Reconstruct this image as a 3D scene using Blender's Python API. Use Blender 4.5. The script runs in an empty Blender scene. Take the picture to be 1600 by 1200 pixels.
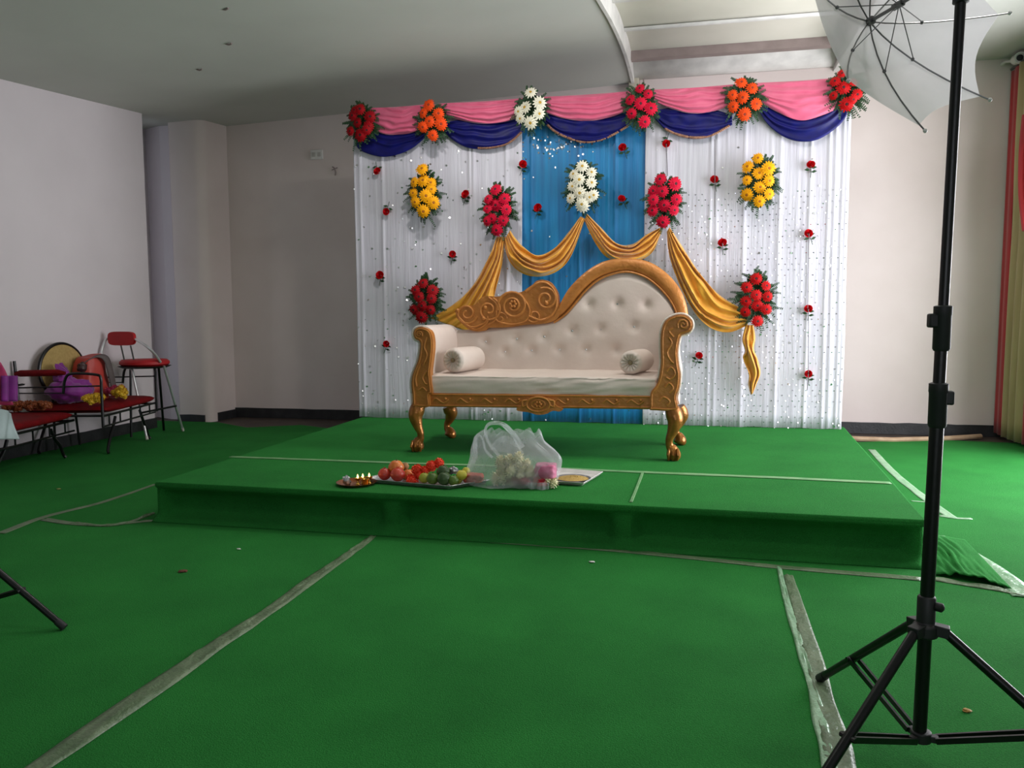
import bpy, bmesh, math, random
import numpy as np
from mathutils import Vector, Matrix, Euler, noise
random.seed(7)
SC = bpy.context.scene
COL = SC.collection
PI = math.pi

# ------------------------------------------------------------------ camera
F = 1230.0
PITCH, YAW, ROLL = math.radians(5.0), math.radians(12.4), math.radians(0.22)
CAM = Vector((0, 0, 1.0))
fw = Vector((-math.sin(YAW)*math.cos(PITCH), math.cos(YAW)*math.cos(PITCH), -math.sin(PITCH)))
r0 = Vector((math.cos(YAW), math.sin(YAW), 0)); u0 = r0.cross(fw)
rt = r0*math.cos(ROLL) - u0*math.sin(ROLL); up = rt.cross(fw)
cd = bpy.data.cameras.new('camera'); cam = bpy.data.objects.new('camera', cd); COL.objects.link(cam)
cd.sensor_width = 36.0; cd.lens = 36.0*F/1600; cd.clip_start = 0.05; cd.clip_end = 100
m = Matrix((rt, up, -fw)).transposed().to_4x4(); m.translation = CAM
cam.matrix_world = m
SC.camera = cam

# ------------------------------------------------------------------ world, lights, exposure
w = bpy.data.worlds.new('world'); SC.world = w; w.use_nodes = True
w.node_tree.nodes['Background'].inputs[0].default_value = (0.75, 0.85, 1.0, 1)
w.node_tree.nodes['Background'].inputs[1].default_value = 0.6
SC.view_settings.view_transform = 'Standard'; SC.view_settings.look = 'None'
SC.view_settings.gamma = 1.0; SC.view_settings.use_curve_mapping = False
SC.view_settings.exposure = 1.15

def area(name, loc, rot, sx, sy, power, color):
    l = bpy.data.lights.new(name, 'AREA'); l.shape = 'RECTANGLE'; l.size = sx; l.size_y = sy
    l.energy = power; l.color = color
    o = bpy.data.objects.new(name, l); COL.objects.link(o); o.location = loc; o.rotation_euler = rot
    return o
# daylight through the big opening in the right wall (just outside it)
area('window_daylight', (2.85, 4.75, 1.25), (0, PI/2, 0), 2.2, 2.4, 88, (0.97, 0.965, 1.0))
# daylight through the openings behind the photographer
area('rear_daylight', (0.6, -2.9, 1.5), (PI/2, 0, 0), 3.0, 1.6, 8, (1.0, 0.96, 0.95))
# added fill light just below the roof sheets, brightening stage, sofa and back wall
area('roof_fill', (0.25, 4.25, 3.08), (math.radians(18), 0, 0), 1.5, 0.6, 12, (1.0, 0.96, 0.92))
# the hall's round ceiling downlights (one shows at the top edge of the frame)
for lx, ly, pw in ((-1.49, 4.74, 7), (-1.49, 1.9, 1.5), (1.1, 1.9, 4)):
    area('downlight', (lx, ly, 2.84 if ly > 3 else 2.55 if lx < 0 else 2.95), (0, 0, 0), 0.12, 0.12, pw, (1.0, 0.97, 0.93))

# ------------------------------------------------------------------ pixel -> point on a plane of the room
def ray(x, y): return fw*F + rt*(x-800) - up*(y-600)
def PZ(x, y, z): d = ray(x, y); return CAM + d*((z-CAM.z)/d.z)
def PY(x, y, Y): d = ray(x, y); return CAM + d*((Y-CAM.y)/d.y)
def PX(x, y, X): d = ray(x, y); return CAM + d*((X-CAM.x)/d.x)

# ------------------------------------------------------------------ materials
def lin(c): return tuple(((v/255)/12.92 if v/255 <= 0.04045 else ((v/255+0.055)/1.055)**2.4) for v in c)
MATS = {}
def mat(name, col, rough=0.6, metal=0.0, col2=None, nscale=8.0, namt=0.5, bump=0.0, bscale=60.0, sheen=0.0,
        coat=0.0, trans=0.0, stretch=None, alpha=1.0, emit=None, estr=0.0, spec=0.5):
    if name in MATS: return MATS[name]
    mt = bpy.data.materials.new(name); mt.use_nodes = True
    nt = mt.node_tree; b = nt.nodes['Principled BSDF']
    c = (*lin(col), 1)
    b.inputs['Base Color'].default_value = c
    b.inputs['Roughness'].default_value = rough; b.inputs['Metallic'].default_value = metal
    b.inputs['Specular IOR Level'].default_value = spec
    if sheen: b.inputs['Sheen Weight'].default_value = sheen
    if coat: b.inputs['Coat Weight'].default_value = coat
    if trans: b.inputs['Transmission Weight'].default_value = trans
    if alpha < 1: b.inputs['Alpha'].default_value = alpha
    if emit: b.inputs['Emission Color'].default_value = (*emit, 1); b.inputs['Emission Strength'].default_value = estr
    tc = nt.nodes.new('ShaderNodeTexCoord'); src = tc.outputs['Object']
    if stretch:
        mp = nt.nodes.new('ShaderNodeMapping'); mp.inputs['Scale'].default_value = stretch
        nt.links.new(src, mp.inputs[0]); src = mp.outputs[0]
    c2 = col2 or tuple(max(0, v*0.88) for v in col)
    n = nt.nodes.new('ShaderNodeTexNoise'); n.inputs['Scale'].default_value = nscale; n.inputs['Detail'].default_value = 5
    nt.links.new(src, n.inputs['Vector'])
    cr = nt.nodes.new('ShaderNodeValToRGB'); cr.color_ramp.elements[0].position = 0.5-namt*0.4; cr.color_ramp.elements[1].position = 0.5+namt*0.4
    cr.color_ramp.elements[0].color = (*lin(c2), 1); cr.color_ramp.elements[1].color = c
    nt.links.new(n.outputs['Fac'], cr.inputs[0]); nt.links.new(cr.outputs[0], b.inputs['Base Color'])
    if bump:
        n2 = nt.nodes.new('ShaderNodeTexNoise'); n2.inputs['Scale'].default_value = bscale; n2.inputs['Detail'].default_value = 3
        nt.links.new(src, n2.inputs['Vector'])
        bp = nt.nodes.new('ShaderNodeBump'); bp.inputs['Strength'].default_value = bump; bp.inputs['Distance'].default_value = 0.01
        nt.links.new(n2.outputs['Fac'], bp.inputs['Height']); nt.links.new(bp.outputs[0], b.inputs['Normal'])
    MATS[name] = mt
    return mt
def add_translucent(mt, col, fac, transparent=0.0):
    nt = mt.node_tree; b = nt.nodes['Principled BSDF']; out = nt.nodes['Material Output']
    t = nt.nodes.new('ShaderNodeBsdfTranslucent'); t.inputs[0].default_value = (*lin(col), 1)
    mx = nt.nodes.new('ShaderNodeMixShader'); mx.inputs[0].default_value = fac
    nt.links.new(b.outputs[0], mx.inputs[1]); nt.links.new(t.outputs[0], mx.inputs[2])
    last = mx
    if transparent:
        tp = nt.nodes.new('ShaderNodeBsdfTransparent'); m2 = nt.nodes.new('ShaderNodeMixShader'); m2.inputs[0].default_value = transparent
        nt.links.new(mx.outputs[0], m2.inputs[1]); nt.links.new(tp.outputs[0], m2.inputs[2]); last = m2
    nt.links.new(last.outputs[0], out.inputs[0])
    return mt

M_wall = mat('wall_paint', (214, 205, 208), 0.7, col2=(206, 197, 200), nscale=1.5, bump=0.05, bscale=25)
M_wallb = mat('back_wall_paint', (220, 207, 203), 0.7, col2=(210, 196, 191), nscale=1.5, bump=0.05, bscale=25)
M_ceil = mat('ceiling_paint', (196, 197, 190), 0.75, col2=(186, 187, 180), nscale=1.2, bump=0.04, bscale=20)
M_trim = mat('white_gloss_trim', (228, 226, 222), 0.4)
M_roof = mat('roof_sheet', (214, 211, 198), 0.55, col2=(206, 203, 190), nscale=3)
M_beam = mat('roof_beam', (150, 134, 130), 0.6)
M_base = mat('black_skirting', (26, 27, 30), 0.5, col2=(44, 44, 46), nscale=12, bump=0.2)
M_floor = mat('bare_floor', (74, 62, 54), 0.6, col2=(52, 44, 40), nscale=4)
M_carpet = mat('green_carpet', (42, 122, 52), 0.95, col2=(34, 104, 44), nscale=3.0, namt=0.7, bump=0.45, bscale=300, spec=0.1)
def speckle(mt, amt=0.22, scale=260):
    nt = mt.node_tree; b = nt.nodes['Principled BSDF']
    lk = b.inputs['Base Color'].links[0]; srcs = lk.from_socket
    tc = nt.nodes.new('ShaderNodeTexCoord'); n = nt.nodes.new('ShaderNodeTexNoise'); n.inputs['Scale'].default_value = scale; n.inputs['Detail'].default_value = 2
    nt.links.new(tc.outputs['Object'], n.inputs['Vector'])
    mr = nt.nodes.new('ShaderNodeMapRange'); mr.inputs[1].default_value = 0.3; mr.inputs[2].default_value = 0.7
    mr.inputs[3].default_value = 1-amt; mr.inputs[4].default_value = 1+amt
    nt.links.new(n.outputs['Fac'], mr.inputs[0])
    mx = nt.nodes.new('ShaderNodeVectorMath'); mx.operation = 'SCALE'
    nt.links.new(srcs, mx.inputs[0]); nt.links.new(mr.outputs[0], mx.inputs['Scale']); nt.links.new(mx.outputs[0], b.inputs['Base Color'])
speckle(M_carpet)
M_tape = mat('dusty_tape', (116, 132, 102), 0.4, col2=(58, 88, 52), nscale=9, namt=0.8, bump=0.5, bscale=70, stretch=(1, 1, 1))
M_tape2 = mat('clear_tape', (160, 190, 160), 0.3, col2=(96, 150, 104), nscale=12, namt=0.7, bump=0.5, bscale=60)
M_tape3 = mat('faded_tape', (132, 172, 120), 0.5, col2=(70, 134, 76), nscale=14, namt=0.8, bump=0.3, bscale=60)
M_drape = mat('white_drape', (208, 206, 216), 0.5, col2=(196, 192, 204), nscale=30, stretch=(1, 1, 0.06), bump=0.25, bscale=70, sheen=0.3)
M_blue = mat('blue_drape', (10, 128, 184), 0.42, col2=(8, 98, 156), nscale=26, stretch=(1, 1, 0.05), bump=0.25, bscale=60, sheen=0.25)
M_pink = mat('pink_satin', (226, 104, 140), 0.45, col2=(212, 88, 124), nscale=10, sheen=0.3)
M_navy = mat('navy_satin', (16, 18, 104), 0.5, col2=(10, 12, 76), nscale=14, spec=0.25)
M_goldc = mat('gold_satin', (226, 164, 50), 0.38, metal=0.12, col2=(206, 138, 34), nscale=14, sheen=0.3)
M_gold = mat('carved_gold_paint', (200, 132, 62), 0.42, metal=0.2, col2=(166, 102, 42), nscale=14, namt=0.8, bump=0.35, bscale=45)
M_goldlow = mat('worn_gold_leg', (186, 122, 54), 0.28, metal=0.5, col2=(110, 66, 28), nscale=16, namt=0.7, bump=0.25, bscale=50)
M_cream = mat('cream_leatherette', (222, 208, 198), 0.48, col2=(212, 196, 186), nscale=5, bump=0.12, bscale=30)
M_creamw = mat('cream_piping', (232, 226, 216), 0.6, bump=0.4, bscale=90)
M_crystal = mat('crystal_button', (235, 235, 235), 0.12, metal=0.6)
M_sequin = mat('sequin', (225, 225, 235), 0.15, metal=1.0)
M_seqw = mat('bright_sequin', (255, 255, 255), 0.28, metal=1.0)
M_black = mat('black_metal', (9, 10, 11), 0.34, bump=0.05, spec=0.4)
M_blackp = mat('black_plastic', (22, 23, 25), 0.55)
M_chrome = mat('chrome', (228, 228, 230), 0.3, metal=0.75)
M_steel = mat('grey_steel', (120, 120, 120), 0.3, metal=0.9)
M_red2 = mat('bright_red_upholstery', (176, 14, 22), 0.55, col2=(156, 10, 18))
M_red = mat('red_upholstery', (116, 8, 14), 0.7, col2=(92, 5, 10), nscale=20, bump=0.2, bscale=90, spec=0.15)
M_leaf = mat('fern_green', (38, 78, 38), 0.6, col2=(18, 46, 22), nscale=30, namt=0.9)
M_leafl = mat('leaf_green', (74, 122, 50), 0.5)
M_umb = add_translucent(mat('umbrella_cloth', (240, 236, 240), 0.7), (242, 238, 242), 0.5, 0.16)
PET = {k: mat('petal_'+k, c, 0.6, col2=c2, nscale=40, spec=0.15) for k, c, c2 in (
    ('red', (200, 12, 18), (160, 6, 12)), ('darkred', (166, 6, 20), (126, 4, 14)), ('pink', (214, 14, 56), (180, 8, 42)),
    ('orange', (240, 84, 22), (222, 60, 16)), ('yellow', (248, 178, 16), (236, 150, 10)), ('white', (240, 236, 218), (222, 216, 194)),
    ('rose', (226, 24, 34), (190, 14, 24)))}
CEN = {'red': mat('centre_darkred', (60, 8, 12), 0.8), 'darkred': mat('centre_dark', (48, 6, 12), 0.8), 'pink': mat('centre_maroon', (70, 8, 24), 0.8),
       'orange': mat('centre_brown', (150, 48, 14), 0.8), 'yellow': mat('centre_amber', (170, 96, 12), 0.8), 'white': mat('centre_gold', (190, 150, 40), 0.8)}

# ------------------------------------------------------------------ mesh builder
class MB:
    def __init__(s): s.v = []; s.f = []
    def add(s, vs, fs):
        n = len(s.v); s.v += [Vector(p) for p in vs]; s.f += [tuple(i+n for i in f) for f in fs]; return s
    def box(s, lo, hi):
        (a, b, c), (d, e, f) = lo, hi
        return s.add([(a,b,c),(d,b,c),(d,e,c),(a,e,c),(a,b,f),(d,b,f),(d,e,f),(a,e,f)],
                     [(0,3,2,1),(4,5,6,7),(0,1,5,4),(1,2,6,5),(2,3,7,6),(3,0,4,7)])
    def obox(s, p, q, w, h, upv=(0,0,1)):
        p, q = Vector(p), Vector(q); d = (q-p).normalized(); t = d.cross(Vector(upv)).normalized(); n = t.cross(d)
        vs = [c + t*(w/2*a) + n*(h/2*b) for c in (p, q) for a, b in ((-1,-1),(1,-1),(1,1),(-1,1))]
        return s.add(vs, [(0,1,2,3),(7,6,5,4),(0,4,5,1),(1,5,6,2),(2,6,7,3),(3,7,4,0)])
    def tube(s, pts, r, seg=10, closed=False, flat=None):
        pts = [Vector(p) for p in pts]; n = len(pts)
        rr = r if isinstance(r, (list, tuple)) else [r]*n
        t0 = (pts[1]-pts[0]).normalized(); a = Vector((0,0,1)) if abs(t0.z) < 0.9 else Vector((1,0,0))
        x = t0.cross(a).normalized(); vs = []; fs = []
        for i, p in enumerate(pts):
            t = (pts[(i+1) % n] - pts[i-1]) if closed else (pts[min(i+1, n-1)] - pts[max(i-1, 0)])
            t.normalize(); x = (x - t*x.dot(t)).normalized(); y = t.cross(x)
            for k in range(seg):
                an = 2*PI*k/seg; vs.append(p + (x*math.cos(an) + y*math.sin(an)*(flat or 1))*rr[i])
        for i in range(n if closed else n-1):
            for k in range(seg):
                a0, b0 = i*seg+k, i*seg+(k+1) % seg; c0, d0 = ((i+1) % n)*seg+(k+1) % seg, ((i+1) % n)*seg+k
                fs.append((a0, b0, c0, d0))
        if not closed: fs.append(tuple(range(seg-1, -1, -1))); fs.append(tuple((n-1)*seg+k for k in range(seg)))
        return s.add(vs, fs)
    def lathe(s, prof, c=(0,0,0), axis=(0,0,1), seg=24, sx=1.0, sy=1.0):
        ax = Vector(axis).normalized(); a = Vector((1,0,0)) if abs(ax.x) < 0.9 else Vector((0,1,0))
        y = ax.cross(a).normalized(); x = y.cross(ax); c = Vector(c); vs = []; fs = []; n = len(prof)
        for r, z in prof:
            for k in range(seg):
                an = 2*PI*k/seg; vs.append(c + x*(max(r, 1e-5)*math.cos(an)*sx) + y*(max(r, 1e-5)*math.sin(an)*sy) + ax*z)
        for i in range(n-1):
            for k in range(seg): fs.append((i*seg+k, i*seg+(k+1) % seg, (i+1)*seg+(k+1) % seg, (i+1)*seg+k))
        fs.append(tuple(range(seg-1, -1, -1))); fs.append(tuple((n-1)*seg+k for k in range(seg)))
        return s.add(vs, fs)
    def ball(s, c, r, seg=14, rings=9, sc=(1,1,1), bump=0.0, seed=0.0):
        vs = []; fs = []; c = Vector(c)
        for i in range(rings+1):
            th = PI*i/rings
            for k in range(seg):
                ph = 2*PI*k/seg; d = Vector((math.sin(th)*math.cos(ph), math.sin(th)*math.sin(ph), math.cos(th)))
                rr = r*(1 + bump*noise.noise(d*2.3 + Vector((seed, seed*1.7, 0))))
                vs.append(c + Vector((d.x*sc[0], d.y*sc[1], d.z*sc[2]))*rr)
        for i in range(rings):
            for k in range(seg): fs.append((i*seg+k, (i+1)*seg+k, (i+1)*seg+(k+1) % seg, i*seg+(k+1) % seg))
        return s.add(vs, fs)
    def grid(s, fn, nu, nv):
        vs = [fn(i/nu, j/nv) for j in range(nv+1) for i in range(nu+1)]
        return s.add(vs, [(j*(nu+1)+i, j*(nu+1)+i+1, (j+1)*(nu+1)+i+1, (j+1)*(nu+1)+i) for j in range(nv) for i in range(nu)])
    def prism(s, pts, off):
        """pts: closed 3-D outline, off: extrusion vector; caps triangulated"""
        from mathutils.geometry import tessellate_polygon
        pts = [Vector(p) for p in pts]; off = Vector(off); n = len(pts)
        tris = tessellate_polygon([pts])
        nrm = sum(((pts[t[1]]-pts[t[0]]).cross(pts[t[2]]-pts[t[0]]) for t in tris), Vector())
        fs = []
        for t in tris: fs.append(tuple(t)); fs.append(tuple(n+i for i in reversed(t)))
        for i in range(n): fs.append((i, (i+1) % n, n+(i+1) % n, n+i))
        return s.add(pts + [p+off for p in pts], fs)

def link(name, mb, mt, root=None, parent=None, solid=0, bevel=0, subsurf=0, smooth=True, origin=None, ang=42):
    me = bpy.data.meshes.new(name)
    o0 = Vector(root.location) if root is not None else (Vector(origin) if origin is not None else Vector((0,0,0)))
    me.from_pydata([p-o0 for p in mb.v], [], mb.f); me.update()
    bm = bmesh.new(); bm.from_mesh(me); bmesh.ops.remove_doubles(bm, verts=bm.verts, dist=1e-5)
    bmesh.ops.recalc_face_normals(bm, faces=bm.faces); bm.to_mesh(me); bm.free()
    me.materials.append(mt)
    if smooth:
        me.polygons.foreach_set('use_smooth', [True]*len(me.polygons)); me.set_sharp_from_angle(angle=math.radians(ang))
    o = bpy.data.objects.new(name, me); COL.objects.link(o)
    if origin is not None: o.location = o0
    if parent is not None: o.parent = parent
    if solid: md = o.modifiers.new('solid', 'SOLIDIFY'); md.thickness = solid; md.offset = 0
    if bevel: md = o.modifiers.new('bevel', 'BEVEL'); md.width = bevel; md.segments = 2; md.limit_method = 'ANGLE'; md.angle_limit = math.radians(40)
    if subsurf: md = o.modifiers.new('sub', 'SUBSURF'); md.levels = subsurf; md.render_levels = subsurf
    return o
def meta(o, label=None, cat=None, group=None, kind=None):
    if label: o['label'] = label
    if cat: o['category'] = cat
    if group: o['group'] = group
    if kind: o['kind'] = kind
    return o
def thing(name, label, cat, loc=(0,0,0), group=None, rz=0):
    o = bpy.data.objects.new(name, None); COL.objects.link(o); o.location = loc; o.rotation_euler = (0, 0, rz); o.empty_display_size = 0.05
    return meta(o, label, cat, group)
def part(root, name, mb, mt, parent=None, label=None, kind=None, **k):
    o = link(name, mb, mt, root=root, parent=parent or root, **k); return meta(o, label, kind=kind)
def single(name, mb, mt, label, cat, group=None, kind=None, **k):
    lo = Vector((min(p.x for p in mb.v), min(p.y for p in mb.v), min(p.z for p in mb.v))); hi = Vector((max(p.x for p in mb.v), max(p.y for p in mb.v), 0))
    o = link(name, mb, mt, origin=((lo.x+hi.x)/2, (lo.y+hi.y)/2, lo.z), **k); return meta(o, label, cat, group, kind)
def struct(name, mb, mt, **k): return meta(link(name, mb, mt, **k), kind='structure')
def copy_tree(o, parent=None):
    c = o.copy(); COL.objects.link(c)
    if parent is not None: c.parent = parent
    for ch in list(o.children): copy_tree(ch, c)
    return c
def catmull(pts, n):
    """n+1 samples along a Catmull-Rom through pts"""
    pts = [Vector(p) for p in pts]; P = [2*pts[0]-pts[1]] + pts + [2*pts[-1]-pts[-2]]; out = []
    m_ = len(pts)-1
    for i in range(n+1):
        t = i/n*m_; k = min(int(t), m_-1); t -= k; a, b, c, d = P[k:k+4]
        out.append(0.5*((2*b) + (c-a)*t + (2*a-5*b+4*c-d)*t*t + (3*b-a-3*c+d)*t**3))
    return out
def spl2(pts, n): return [(p.x, p.y) for p in catmull([(a, b, 0) for a, b in pts], n)]

# ================================================================== THE ROOM
WY = 7.1; LX = -4.66; RX = 2.56
def cz(x, y):
    t = min(1, max(0, (-0.5-x)/4.15)); return 3.0 - t*(0.16 + 0.085*min(2.6, max(0, 7.1-y)))
struct('floor', MB().box((-5.4, -3.2, -0.12), (3.2, 7.3, -0.012)), M_floor, smooth=False)
# carpet with its cut edge near the back wall
cb = [PZ(385, 668, 0), PZ(470, 664, 0), PZ(560, 658, 0)]
out = [(-4.655,-3.0),(2.555,-3.0),(2.555,6.72),(1.9,6.78),(1.25,6.5),(1.2,6.0),(-2.4,6.0),(-2.62,6.25),(cb[1].x,cb[1].y),(cb[0].x,cb[0].y),(-4.3,6.62),(-5.2,6.62),(-5.19,6.21),(-4.655,6.21)]
single('carpet', MB().prism([(x, y, -0.011) for x, y in out], (0, 0, 0.011)), M_carpet, 'green felt carpet covering the whole floor of the hall', 'carpet', smooth=False)
# walls
struct('wall_back', MB().box((-5.4, WY, -0.1), (3.0, WY+0.15, 3.6)), M_wallb, smooth=False)
struct('wall_left', MB().box((LX-0.3, -3.0, -0.1), (LX, 6.2, 3.1)), M_wall, smooth=False, bevel=0.01)
struct('wall_niche', MB().box((-5.4, 6.1, -0.1), (-5.2, WY, 3.1)), M_wall, smooth=False)
pl = [(-4.76, WY), (-4.76, 6.69)] + [(-4.74, 6.67), (-4.50, 6.67)] + [(-4.50+0.09*math.sin(a), 6.76-0.09*math.cos(a)) for a in [PI/2*k/6 for k in range(1, 7)]] + [(-4.41, WY)]
struct('trim_1', MB().prism([(x, y, -0.1) for x, y in pl], (0, 0, 3.2)), M_wallb, ang=35)
struct('trim_2', MB().prism([(x, y, -0.1) for x, y in [(-5.2, 6.95), (-4.95, 6.82), (-4.76, 6.82), (-4.76, WY), (-5.2, WY)]], (0, 0, 3.2)), M_wall, smooth=False)
# right wall with the wide daylight opening
rw = MB()
rw.box((RX, 6.0, -0.1), (RX+0.2, WY, 3.3)); rw.box((RX, 3.45, 2.42), (RX+0.2, 6.0, 3.3)); rw.box((RX, -3.0, -0.1), (RX+0.2, 3.45, 3.3))
struct('wall_right', rw, M_wall, smooth=False)
wf = MB()
for y in (3.47, 4.73, 5.98): wf.box((RX+0.06, y-0.02, 0.0), (RX+0.12, y+0.02, 2.42))
wf.box((RX+0.06, 3.47, 2.38), (RX+0.12, 5.98, 2.42)); wf.box((RX+0.06, 3.47, 0), (RX+0.12, 5.98, 0.04))
struct('window_1', wf, M_trim, smooth=False)
rear = MB(); rear.box((-5.0, -3.2, -0.1), (-1.0, -3.0, 3.3)); rear.box((2.2, -3.2, -0.1), (2.8, -3.0, 3.3)); rear.box((-1.0, -3.2, -0.1), (2.2, -3.0, 0.6)); rear.box((-1.0, -3.2, 2.4), (2.2, -3.0, 3.3))
struct('wall_rear', rear, M_wall, smooth=False)
# ceiling: slab with a curved-edge opening above the stage
HX1 = 1.16; HY0 = 3.9
edge = catmull([(-1.35, 3.6, 0), (-0.86, 4.2, 0), (-0.62, 4.9, 0), (-0.545, 5.35, 0), (-0.50, 5.85, 0), (-0.475, 6.4, 0), (-0.47, 7.1, 0)], 40)
def ex(y):
    for a, b in zip(edge, edge[1:]):
        if a.y <= y <= b.y: return a.x + (b.x-a.x)*(y-a.y)/(b.y-a.y+1e-9)
    return edge[0].x
ce = MB(); ys = [-3.0, -1.5, 0, 1.5, 3.0, HY0] + [HY0+(WY-HY0)*k/24 for k in range(1, 25)]
for (ya, yb) in zip(ys, ys[1:]):
    hole = ya >= HY0-1e-6
    xa, xb = (ex(ya), ex(yb)) if hole else (ex(HY0), ex(HY0))
    N = 14
    for i in range(N):
        q = [(-5.4+(xa+5.4)*i/N, ya), (-5.4+(xa+5.4)*(i+1)/N, ya), (-5.4+(xb+5.4)*(i+1)/N, yb), (-5.4+(xb+5.4)*i/N, yb)]
        ce.add([(x, y, cz(x, y)) for x, y in q], [(0, 1, 2, 3)])
    if not hole: ce.add([(xa, ya, 3.0), (HX1, ya, 3.0), (HX1, yb, 3.0), (xb, yb, 3.0)], [(0, 1, 2, 3)])
    ce.add([(HX1, ya, 3.0), (2.8, ya, 3.0), (2.8, yb, 3.0), (HX1, yb, 3.0)], [(0, 1, 2, 3)])
struct('ceiling', ce, M_ceil, ang=30)
tr = MB()
ed = [p for p in edge if p.y >= HY0]
def rim(u, v):
    i = min(int(u*(len(ed)-1)+0.5), len(ed)-1); p = ed[i]; prof = [(-0.014, -0.004), (-0.014, -0.02), (0.010, -0.02), (0.010, 0.3)]
    k = int(v*3+0.5); return (p.x+prof[k][0], p.y, 3.0+prof[k][1] if k else cz(p.x-0.035, p.y)+0.01)
tr.grid(rim, len(ed)-1, 3)
struct('trim_3', tr, M_trim, ang=30)
t4 = MB(); t4.box((HX1, HY0, 2.99), (HX1+0.05, WY, 3.6)); t4.box((-1.2, HY0-0.05, 2.99), (HX1, HY0, 3.6))
struct('trim_4', t4, M_trim, smooth=False)
# roof sheets seen through the opening: each panel its own piece
rf = thing('roof', 'beige ribbed roof sheets seen through the curved ceiling opening', 'roof', (0.3, 5.6, 3.12))
rf['kind'] = 'structure'
del rf['category']
y = 6.66; k = 0
while y > 3.9:
    y2 = y-0.56
    part(rf, 'roof_panel', MB().grid(lambda u, v: (-1.2+2.4*u, y+(y2-y)*v, 3.12 + 0.02*math.sin(PI*v)**0.6), 2, 10), M_roof, solid=0.012)
    part(rf, 'roof_rib', MB().grid(lambda u, v: (-1.2+2.4*u, y2-0.03+0.06*v, 3.114 - 0.016*math.sin(PI*v)), 2, 4), M_trim, solid=0.004)
    y = y2
struct('roof_beam', MB().box((-0.6, 6.62, 3.055), (1.2, 6.70, 3.13)), M_beam, smooth=False)
struct('roof_cove', MB().grid(lambda u, v: (-0.6+1.8*u, 6.69+0.41*v, 3.13-0.10*v+0.02*math.sin(2*PI*v)), 2, 12), M_trim, solid=0.01)
# skirting
def skirt(name, a, b, off, h=0.1):
    a, b = Vector((*a, 0)), Vector((*b, 0)); o = Vector((*off, 0)); mb = MB(); n = max(2, int((b-a).length/0.12))
    for i in range(n):
        p, q = a.lerp(b, i/n), a.lerp(b, (i+1)/n); h1 = h + 0.008*noise.noise(p*9); h2 = h + 0.008*noise.noise(q*9)
        z = Vector((0, 0, -0.01))
        mb.add([p+z, q+z, q+o+z, p+o+z, p+Vector((0,0,h1)), q+Vector((0,0,h2)), q+o+Vector((0,0,h2)), p+o+Vector((0,0,h1))], [(4,5,6,7),(2,3,7,6),(0,1,5,4),(1,2,6,5),(3,0,4,7)])
    struct(name, mb, M_base, smooth=False)
skirt('baseboard_back', (-4.41, WY), (2.56, WY), (0, -0.014), 0.085)
skirt('baseboard_left', (LX, -2.9), (LX, 6.2), (0.014, 0), 0.09)
skirt('baseboard_pillar', (-4.76, 6.668), (-4.47, 6.668), (0, -0.014), 0.06)
skirt('baseboard_pillar_side', (-4.412, 6.78), (-4.412, 7.1), (0.014, 0), 0.07)

# ================================================================== STAGE
SZ = 0.19
st = thing('stage', 'low green carpeted platform under the sofa and backdrop', 'stage', (-0.75, 4.6, 0))
top = [(-2.54, 3.345), (0.94, 3.32), (0.995, 4.04), (1.13, 6.0), (-2.53, 6.0)]
part(st, 'platform_top', MB().prism([(x, y, SZ-0.03) for x, y in top], (0, 0, 0.03)), M_carpet, bevel=0.012)
def front(u, v):
    x = -2.53 + 3.46*u; yb = 3.345 - 0.025*u
    px_posts = [0.0, 0.355, 0.66, 1.0]; d = min(abs(u-p)*3.46 for p in px_posts)
    rec = 0.055*min(1, max(0, (d-0.03)/0.04)) * math.sin(PI*min(1, v*1.15))**0.5 if v < 0.93 else 0
    flare = -0.05*max(0, (0.25-v)/0.25)**2
    return (x, yb + 0.012 + rec + flare + 0.004*noise.noise(Vector((x*5, v*2, 0))), 0.002 + (SZ-0.02)*v)
part(st, 'front_skirt', MB().grid(front, 160, 14), M_carpet, solid=0.004)
part(st, 'left_skirt', MB().grid(lambda u, v: (-2.525-0.03*max(0, .3-v)**2*8, 3.36+2.6*u, 0.002+(SZ-0.02)*v), 40, 6), M_carpet, solid=0.004)
part(st, 'right_skirt', MB().grid(lambda u, v: (0.925+0.17*u+0.05*max(0, .4-v)**2*4+0.008*noise.noise(Vector((u*30, v, 3))), 3.34+2.6*u, 0.002+(SZ-0.02)*v), 60, 6), M_carpet, solid=0.004)
# the crumpled carpet flap at the stage's right front corner
fl = [PZ(1455, 838, 0), PZ(1600, 925, 0), PZ(1470, 905, 0)]
def flap(u, v):
    a = Vector((0.95, 3.9, 0)).lerp(Vector((0.95, 3.22, 0)), v); b = Vector((1.22, 3.75, 0)).lerp(Vector((1.17, 3.1, 0)), v)
    p = a.lerp(b, u); env = math.sin(PI*u)*min(1, v*4)
    p.z = 0.004 + 0.035*env*abs(noise.noise(Vector((u*9+v*2, v*2.5, 1)))) + 0.012*env
    return p
single('carpet_flap', MB().grid(flap, 40, 30), M_carpet, 'crumpled green carpet flap on the floor at the right front corner of the stage', 'carpet', solid=0.004, ang=80)

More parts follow.
